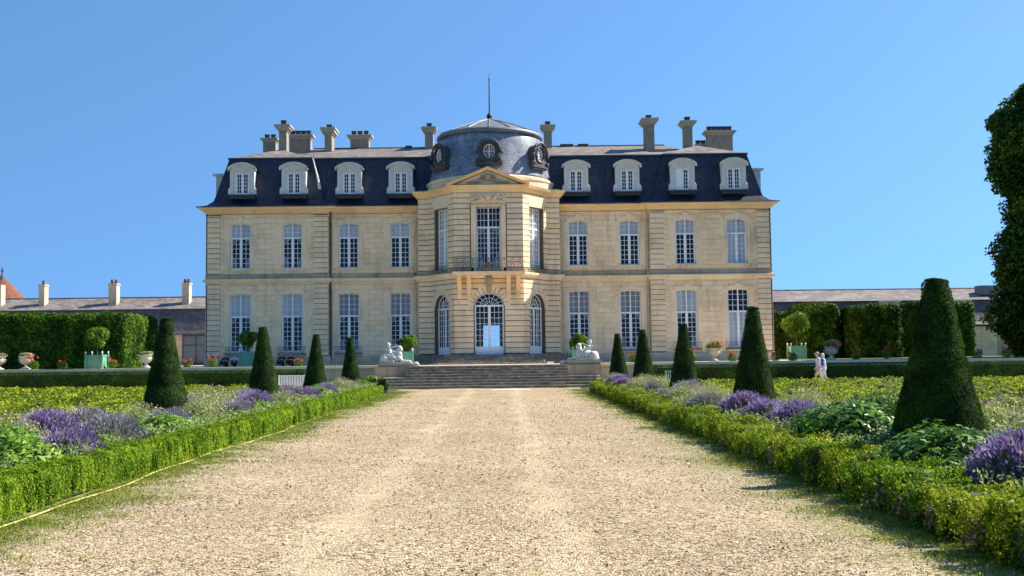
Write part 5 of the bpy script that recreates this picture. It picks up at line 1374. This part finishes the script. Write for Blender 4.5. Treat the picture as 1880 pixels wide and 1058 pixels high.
# info sign by the right-edge planter
p = at(1862, 634, 74); o = empty('info_sign', (p.x, 74, TZ)); tag(o, 'small blue and white sign beside the planter at the right edge', 'sign')
MB().box(-.03,.03,-.02,.02,0,p.z-TZ).build('post', MT['leaddark'], o); MB().box(-.24,.24,-.04,-.02,p.z-TZ-.17,p.z-TZ+.17).build('board', MT['white'], o); MB().box(-.19,.19,-.046,-.041,p.z-TZ-.12,p.z-TZ+.10).build('printed_panel', MT['bluesign'], o)

def cluster(g, n, c, r, sz=1.0):
    d = nrm(g.normal(0, 1, (n, 3))); return np.array(c)+d*r*np.array([[1,1,sz]])*g.uniform(.5, 1.05, (n, 1)), d
def urn(px, Y, label, kind, seed, flowers=None):
    x = wx(px, 670, Y); o = empty('stone_urn', (x, Y, TZ+.05)); tag(o, label, 'urn', 'stone urns along the terrace edge')
    b_ = MB().box(-.26,.26,-.26,.26,0,.08)
    b_.lathe([(.22,.08),(.20,.12),(.09,.18),(.08,.24),(.12,.28),(.10,.30),(.26,.38),(.34,.50),(.36,.62),(.33,.70),(.36,.74),(.42,.78),(.42,.82),(.34,.82),(.30,.74)], (0,0,0), 20)
    for g_ in (-1, 1): b_.tube([(g_*.34,0,.66),(g_*.45,0,.62),(g_*.44,0,.5),(g_*.34,0,.48)], .03, 6)
    for k in range(12): a = math.pi*k/6; b_.tube([(.14*math.cos(a),.14*math.sin(a),.31),(.34*math.cos(a),.34*math.sin(a),.46)], .02, 4)
    b_.build('urn_body', MT['urn'], o, True)
    q = link('urn_planting', None)   # the plant in it is a thing of its own
    bpy.data.objects.remove(q)
    f = empty('urn_plant', (x, Y, TZ+.84)); g = np.random.default_rng(seed)
    tag(f, {'red': 'coral red geraniums overflowing ', 'pink': 'faded orange pink geraniums spilling from ', 'dry': 'low dry brownish plants in '}[kind]+label.replace('pale stone urn', 'the urn'), 'flowers', 'plants in the stone urns')
    r = .5 if kind != 'dry' else .36
    P, d = cluster(g, 900, (0,0,.12), r, .55 if kind != 'dry' else .3); V, F = leaf_mesh(P, d, .08, .8, .8, rs=g); link('leaves', np_mesh('leaves', V, F, MT['citrus' if kind != 'dry' else 'airy']), f)
    n = 520 if kind != 'dry' else 260
    P, d = cluster(g, n, (.08 if kind == 'red' else .1,0,.17 if kind != 'dry' else .1), r*1.12, .62 if kind != 'dry' else .35)
    if kind == 'red': k_ = vnoise(P, 5, seed) > -.05; P, d = P[k_], d[k_]
    V, F = leaf_mesh(P, d, .075, .9, .8, rs=g); tag(link('blossoms', np_mesh('blossoms', V, F, MT['petalred' if kind == 'red' else 'petalpink' if kind == 'pink' else 'pinkish']), f), kind='stuff')
urn(47, 67.2, 'pale stone urn against the tall left hedge', 'dry', 301)
urn(-3, 67.2, 'pale stone urn cut by the left edge', 'dry', 302)
urn(268, 67.2, 'pale stone urn left of the nearest left cone', 'dry', 303)
urn(1311, 67.2, 'pale stone urn in front of the right house wall', 'red', 304)
urn(1526, 67.2, 'pale stone urn behind the two walkers', 'pink', 305)
RO = [(115,'at far left below the dark hedge'),(206,'right of the left planter'),(62,'beside the far left urn'),(345,'right of the nearest left cone'),(391,'at the left corner of the house'),(548,'left of the third left cone'),(1163,'between the two last right cones'),(1270,'below the third right cone'),(1345,'left of the second right cone'),(1425,'at the right corner of the house'),(1456,'below the right planter'),(1572,'right of the walkers'),(1628,'left of the largest cone'),(1795,'right of the largest cone'),(1848,'near the right edge')]
for i, (px, wh) in enumerate(RO):
    Y = 67.0; x = wx(px, 670, Y); o = empty('rose_bush', (x, Y, TZ+.03)); tag(o, f'small red flowering rose bush {wh}', 'rose bush', 'rose bushes along the terrace edge')
    g = np.random.default_rng(400+i); hh = .38+.22*((i*7) % 5)/4
    P, d = cluster(g, 420, (0,0,hh*.5), .30, 1.0); P[:, 2] = np.abs(P[:, 2]); V, F = leaf_mesh(P, d, .08, .6, .8, rs=g); link('leaves', np_mesh('leaves', V, F, MT['citrus']), o)
    Pf = [cluster(g, 26, (g.uniform(-.25,.25), g.uniform(-.2,.1), hh*g.uniform(.8,1.35)), .085)[0] for _ in range(6)]; P = np.concatenate(Pf)
    V, F = leaf_mesh(P, g.normal(0, 1, P.shape), .06, .9, .5, rs=g); tag(link('blossoms', np_mesh('blossoms', V, F, MT['petalred']), o), kind='stuff')
    MB().tube([(0,0,0),(.02,0,hh)], .012, 5).tube([(0,0,0),(-.12,0,hh*.8)], .01, 5).tube([(0,0,0),(.13,-.05,hh*.8)], .01, 5).build('stem', MT['bark'], o)

# ================================================================== PLINTHS, SPHINXES
def capsule(mb, p, q, r0, r1=None, n=10):
    p, q = Vector(p), Vector(q); r1 = r0 if r1 is None else r1
    mb.tube([p, p.lerp(q, .5), q], r0, n, r1); mb.ball(p, r0, 6); mb.ball(q, r1, 6)
def figure(name, caps, m, voxel, parent=None, smooth_it=2):
    mb = MB()
    for c in caps:
        if len(c) == 3 and not hasattr(c[1], '__len__'): mb.ball(c[0], c[1], 8, c[2])
        elif len(c) == 2: mb.ball(c[0], c[1], 8)
        else: capsule(mb, *c)
    o = mb.build(name, m, parent, True)
    md_ = o.modifiers.new('r', 'REMESH'); md_.mode = 'VOXEL'; md_.voxel_size = voxel; md_.use_smooth_shade = True
    if smooth_it:
        s_ = o.modifiers.new('s', 'SMOOTH'); s_.factor = .5; s_.iterations = smooth_it
    return o
def sphinx(px, py, Y, side):
    base = at(px, py, Y); f = side      # f=+1 looks right
    pz = TZ+.2+.01
    pb = empty('statue_plinth', (base.x, Y, 0)); tag(pb, f'weathered stone block under the {"left" if side > 0 else "right"} sphinx', 'plinth')
    MB().box(-.98,.98,-.42,.42,.3,base.z-.13).build('block', MT['greystone'], pb); MB().box(-1.02,1.02,-.47,.47,base.z-.13,base.z).build('top_slab', MT['greystone'], pb)
    o = empty('sphinx_statue', (base.x, Y, base.z)); tag(o, f'white marble sphinx carrying a cupid, {"left" if side > 0 else "right"} of the stairs', 'statue', 'pair of sphinx statues')
    M_ = lambda L: [tuple(((f*v[0], v[1], v[2]) if hasattr(v, '__len__') else v) for v in c) for c in L]
    MB().box(-.93,.93,-.33,.33,0,.055).build('base_slab', MT['marble'], o)
    body = [((-.66,0,.30),(-.2,0,.34),.25,.22), ((-.2,0,.34),(.2,0,.38),.22,.22), ((.2,0,.36),(.27,0,.60),.20,.12),
            ((-.62,-.17,.27),(-.62,-.17,.21),.23,.20), ((-.62,.17,.27),(-.62,.17,.21),.23,.20), ((-.55,-.27,.14),(-.15,-.28,.10),.10,.06), ((-.55,.27,.14),(-.15,.28,.10),.10,.06),
            ((.22,-.16,.34),(.40,-.17,.14),.11,.075), ((.40,-.17,.13),(.86,-.17,.10),.075,.06), ((.22,.16,.34),(.40,.17,.14),.11,.075), ((.40,.17,.13),(.86,.17,.10),.075,.06),
            ((.84,-.17,.10),.075), ((.84,.17,.10),.075),
            ((.27,0,.60),(.28,0,.72),.085,.08), ((.29,0,.83),.135,1.15), ((.40,0,.80),(.42,0,.84),.03,.02), ((.39,0,.74),.05),
            ((.22,-.10,.16),.001), ((.30,-.09,.48),.10), ((.30,.09,.48),.10),
            ((-.85,0,.25),(-.9,-.2,.12),.05,.035), ((-.9,-.2,.12),(-.6,-.33,.09),.035,.03)]
    figure('sphinx_body', M_(body), MT['marble'], .022, o)
    hair = [((.25,0,.86),.15,1.1), ((.20,0,.82),(.12,0,.55),.10,.09), ((.22,-.1,.78),(.2,-.12,.56),.06,.05), ((.22,.1,.78),(.2,.12,.56),.06,.05), ((.18,0,.95),.07)]
    figure('sphinx_hair', M_(hair), MT['marble'], .022, o)
    cup = [((-.30,0,.56),(-.36,-.02,.78),.12,.10), ((-.36,-.02,.78),(-.37,-.02,.92),.10,.06), ((-.39,-.02,1.06),.115,1.1), ((-.43,-.02,1.14),.075), ((-.28,-.02,1.04),.025),
           ((-.34,-.1,.86),(-.14,-.16,.93),.045,.035), ((-.14,-.16,.93),(.04,-.1,.98),.035,.03), ((.04,-.1,.98),.04), ((-.36,.08,.86),(-.2,.12,.7),.045,.035), ((-.2,.12,.7),(.05,.08,.62),.035,.03),
           ((-.28,-.12,.54),(-.12,-.24,.46),.085,.07), ((-.12,-.24,.46),(-.16,-.28,.20),.065,.045), ((-.16,-.28,.2),(-.08,-.3,.15),.045,.03),
           ((-.28,.12,.54),(-.12,.24,.46),.085,.07), ((-.12,.24,.46),(-.16,.28,.20),.065,.045), ((-.16,.28,.2),(-.08,.3,.15),.045,.03),
           ((-.42,-.04,.82),(-.60,-.03,.86),.04,.03), ((-.60,-.03,.86),(-.5,-.03,.74),.035,.03)]
    for k in range(5):
        a = -.5+k*.25; cup.append(((.06,-.1+a*.03,.98+.012*k),(.06+.045*math.cos(a),-.1+a*.03,.985+.05*math.sin(a)+.012*k),.011,.009))
    figure('cupid', M_(cup), MT['marble'], .016, o)
    dr = [((-.5,-.2,.5),(-.2,-.27,.42),.05,.06), ((-.2,-.27,.42),(0,-.27,.3),.05,.05), ((0,-.25,.3),(.1,-.26,.14),.05,.04)]
    figure('drapery', M_(dr), MT['marble'], .02, o)
sphinx(726, 667, 63.9, 1); sphinx(1071, 662, 63.9, -1)
for px, py, wh in ((762, 679, 'left'), (1035, 674, 'right')):
    p = at(px, py, 63.7); g = np.random.default_rng(int(px)); mb = MB().ball((0,0,.13), .22, 7, .75, 1.15, .8)
    mb.v = [(x*(1+.12*math.sin(9*z+x*7)), y, max(-.02, z*(1+.1*math.sin(11*x)))) for x, y, z in mb.v]
    o = mb.build('stone_block', MT['urn']); o.location = (p.x, 63.75, TZ-.04); tag(o, f'rough pale stone lump beside the {wh} sphinx plinth', 'stone')

# barriers at the hedge ends
def barrier(x0, x1, Y, h, n, m, label):
    o = empty('picket_barrier', ((x0+x1)/2, Y, 0)); hw = (x1-x0)/2; tag(o, label, 'barrier')
    MB().box(-hw, hw, -.02, .02, h-.05, h).box(-hw, hw, -.02, .02, .12, .17).build('rail', m, o)
    for g in (-1, 1): MB().box(g*hw-.03, g*hw+.03, -.03, .03, 0, h+.02).build('post', m, o)
    s_ = MB()
    for i in range(n): x = -hw+2*hw*(i+.5)/n; s_.box(x-.022, x+.022, -.012, .012, .1, h-.03)
    s_.build('pickets', m, o)
barrier(wx(512,700,59.5), wx(562,700,59.5), 59.5, .86, 17, MT['white'], 'low white picket barrier between the second and third left cones')
barrier(wx(1222,690,60.5), wx(1236,690,60.5), 60.5, .85, 4, MT['green'], 'small pale green barrier between the third and fourth right cones')
# yellow hose
pts = [(-5.50+.07*math.sin(y*.55)+.04*math.sin(y*1.7), y, .02) for y in np.linspace(9, 36, 110)]
tag(MB().tube(pts, .010, 6).build('garden_hose', MT['yellow'], None, True), 'thin yellow hose lying along the foot of the left edging', 'hose')

# ================================================================== PEOPLE
def hand(p, d, s=1.0, side=1):
    """palm at p pointing along d; five separate bent fingers"""
    p = Vector(p); d = Vector(d).normalized(); a = d.cross(Vector((0,1,0))).normalized() if abs(d.y) < .9 else Vector((1,0,0)); b_ = d.cross(a)
    out = [(tuple(p), tuple(p+d*.075*s), .030*s, .034*s)]
    for k, L in enumerate((.062, .074, .068, .052)):
        o_ = p+d*.085*s+b_*(k-1.5)*.020*s; m_ = o_+d*L*.55*s; e = m_+(d*.8+a*.5)*L*.5*s; out += [(tuple(o_), tuple(m_), .0095, .009), (tuple(m_), tuple(e), .009, .008)]
    t0 = p+d*.02*s+b_*-.03*s; t1 = t0+(d*.6-b_*.8)*.045*s; out += [(tuple(t0), tuple(t1), .013, .011), (tuple(t1), tuple(t1+d*.03*s), .011, .009)]
    return out
def walker(x, y, z, label, cap_m, top_m, leg_m, pack, ph, s=1.0, long_legs=False):
    o = empty('person', (x, y, z)); o.scale = (s, s, s); tag(o, label, 'person', 'two walkers dressed in white')
    # walks towards -x
    fF, fB = (-.30*ph, -.09, .07), (.34*ph, .09, .13)
    kF, kB = (-.20*ph, -.09, .50), (.10*ph, .09, .50); hip = (0, 0, .93)
    el1, ha1 = (-.10*ph, -.25, 1.13), (-.27*ph, -.24, .90); el2, ha2 = (.16*ph, .25, 1.13), (.10*ph, .26, .88)
    body = [((0,0,.92),(-.01,0,1.15),.135,.13), ((-.01,0,1.15),(-.03,0,1.36),.13,.14), ((-.03,-.11,1.40),(-.03,.11,1.40),.08,.08), ((-.03,0,1.42),(-.06,0,1.54),.058,.052),
            ((-.075,0,1.64),.098,1.22), ((-.165,0,1.63),.018), ((-.12,0,1.56),.05), ((-.07,-.1,1.63),.022), ((-.07,.1,1.63),.022),
            ((-.03,-.19,1.39),el1,.052,.040), (el1,ha1,.038,.026), ((-.03,.19,1.39),el2,.052,.040), (el2,ha2,.038,.026),
            ((0,-.09,.90),kF,.088,.058), (kF,fF,.055,.036), (fF,(fF[0]-.17,-.09,.05),.042,.032), ((0,.09,.90),kB,.088,.058), (kB,fB,.055,.036), (fB,(fB[0]-.15,.09,.03),.042,.032)]
    body += hand(ha1, (-.35,0,-1)) + hand(ha2, (-.1,0,-1))
    figure('body', body, MT['skin'], .0085, o, 1)
    shirt = [((0,0,.86),(-.01,0,1.15),.165,.155), ((-.01,0,1.15),(-.03,0,1.36),.155,.155), ((-.03,-.13,1.39),(-.03,.13,1.39),.09,.09), ((-.03,-.19,1.38),(-.03+(el1[0]+.03)*.75,-.235,1.19),.075,.062), ((-.03,.19,1.38),(-.03+(el2[0]+.03)*.75,.235,1.19),.075,.062)]
    figure('shirt', shirt, top_m, .016, o)
    t_ = 1.0 if long_legs else .85
    lerp = lambda a, b_, u: tuple(a[i]+(b_[i]-a[i])*u for i in range(3))
    leg = [((0,0,.95),(0,0,.86),.155,.15), ((0,-.09,.88),lerp((0,-.09,.88),kF,t_),.115,.095), ((0,.09,.88),lerp((0,.09,.88),kB,t_),.115,.095)]
    if long_legs: leg += [(kF,lerp(kF,fF,.9),.09,.07),(kB,lerp(kB,fB,.9),.09,.07)]
    figure('trousers', leg, leg_m, .016, o)
    hr = [((-.045,0,1.665),.104,1.1), ((-.0,0,1.60),.07)]; figure('hair', hr, MT['hair'] if cap_m else MT['cloth_w'], .016, o)
    if cap_m:
        figure('cap', [((-.07,0,1.72),.108,.75), ((-.14,0,1.70),(-.235,0,1.685),.055,.03)], cap_m, .014, o)
    else: figure('sun_hat', [((-.06,0,1.72),.118,.8), ((-.06,-.08,1.70),(-.06,.08,1.70),.09,.09)], MT['cloth_w'], .014, o)
    for g in (-1, 1):
        ft = fF if g < 0 else fB; figure('shoe', [((ft[0]+.02,g*.09,ft[2]-.01),(ft[0]-.17,g*.09,ft[2]-.03 if g < 0 else ft[2]-.09),.05,.04)], MT['cloth_d'] if cap_m else MT['cloth_w'], .014, o)
    if pack: figure('backpack', [((.20,0,1.12),(.19,0,1.36),.125,.11), ((.22,-.07,1.15),(.22,.07,1.15),.09,.09), ((-.10,-.13,1.2),(-.05,-.14,1.46),.018,.018), ((-.05,-.14,1.46),(.15,-.1,1.40),.018,.018)], MT['pack'], .014, o)
walker(wx(1504,700,61.2), 61.2, .0, 'walker in a light cap, pale shirt and shorts with a blue backpack', MT['cloth_b'], MT['cloth_w'], MT['cloth_b'], True, 1.0)
walker(wx(1514,700,61.8), 61.9, .0, 'walker in white hat, shirt and trousers, half hidden behind the other', None, MT['cloth_w'], MT['cloth_w'], False, .7, .95, True)
def sitter(px, Y, label, top_m, leg_m, seed, turn=1):
    p = at(px, 668, Y); o = empty('person', (p.x, Y, TZ+.02), (random.Random(seed).random()-.5)*.6); tag(o, label, 'person', 'people sitting on the terrace')
    # sits on the ground, knees up, facing the garden (-y)
    b_ = [((0,0,.12),(0,-.03,.34),.125,.12), ((0,-.03,.34),(0,-.08,.52),.12,.12), ((-.12,-.08,.56),(.12,-.08,.56),.065,.065), ((0,-.08,.58),(0,-.11,.68),.05,.048), ((0,-.13,.78),.095,1.2), ((0,-.225,.77),.016), ((-.095,-.13,.77),.02), ((.095,-.13,.77),.02),
          ((-.09,-.05,.12),(-.14,-.42,.40),.085,.058), ((-.14,-.42,.40),(-.13,-.60,.07),.055,.038), ((-.13,-.6,.06),(-.13,-.76,.05),.04,.03),
          ((.09,-.05,.12),(.14,-.42,.40),.085,.058), ((.14,-.42,.40),(.13,-.60,.07),.055,.038), ((.13,-.6,.06),(.13,-.76,.05),.04,.03),
          ((-.19,-.08,.54),(-.27,-.22,.34),.048,.038), ((-.27,-.22,.34),(-.16,-.42,.44),.036,.026), ((.19,-.08,.54),(.27,-.22,.34),.048,.038), ((.27,-.22,.34),(.16,-.42,.44),.036,.026)]
    b_ += hand((-.16,-.42,.45), (.5,-.6,0)) + hand((.16,-.42,.45), (-.5,-.6,0))
    figure('body', b_, MT['skin'], .011, o, 1)
    figure('shirt', [((0,0,.10),(0,-.03,.34),.15,.14), ((0,-.03,.34),(0,-.08,.52),.14,.14), ((-.13,-.08,.55),(.13,-.08,.55),.078,.078), ((-.19,-.08,.54),(-.25,-.18,.38),.062,.055), ((.19,-.08,.54),(.25,-.18,.38),.062,.055)], top_m, .018, o)
    figure('trousers', [((0,0,.10),(0,-.05,.12),.15,.14), ((-.09,-.05,.12),(-.14,-.40,.38),.10,.078), ((.09,-.05,.12),(.14,-.40,.38),.10,.078), ((-.14,-.42,.38),(-.13,-.58,.12),.07,.055), ((.14,-.42,.38),(.13,-.58,.12),.07,.055)], leg_m, .018, o)
    figure('hair', [((0,-.105,.81),.104,1.15), ((0,-.05,.74),.07)], MT['hair'], .016, o)
sitter(415, 70.5, 'person in dark red sitting on the terrace, left of the one in pale blue', MT['cloth_k'], MT['cloth_d'], 1)
sitter(430, 70.6, 'person in pale blue shirt sitting beside the one in dark red', MT['cloth_s'], MT['cloth_d'], 2)
sitter(518, 70.5, 'person in black sitting on the terrace right of the second left cone', MT['cloth_d'], MT['cloth_d'], 3)
sitter(535, 70.6, 'person in dark clothes sitting beside the one in black', MT['cloth_k'], MT['cloth_d'], 4)
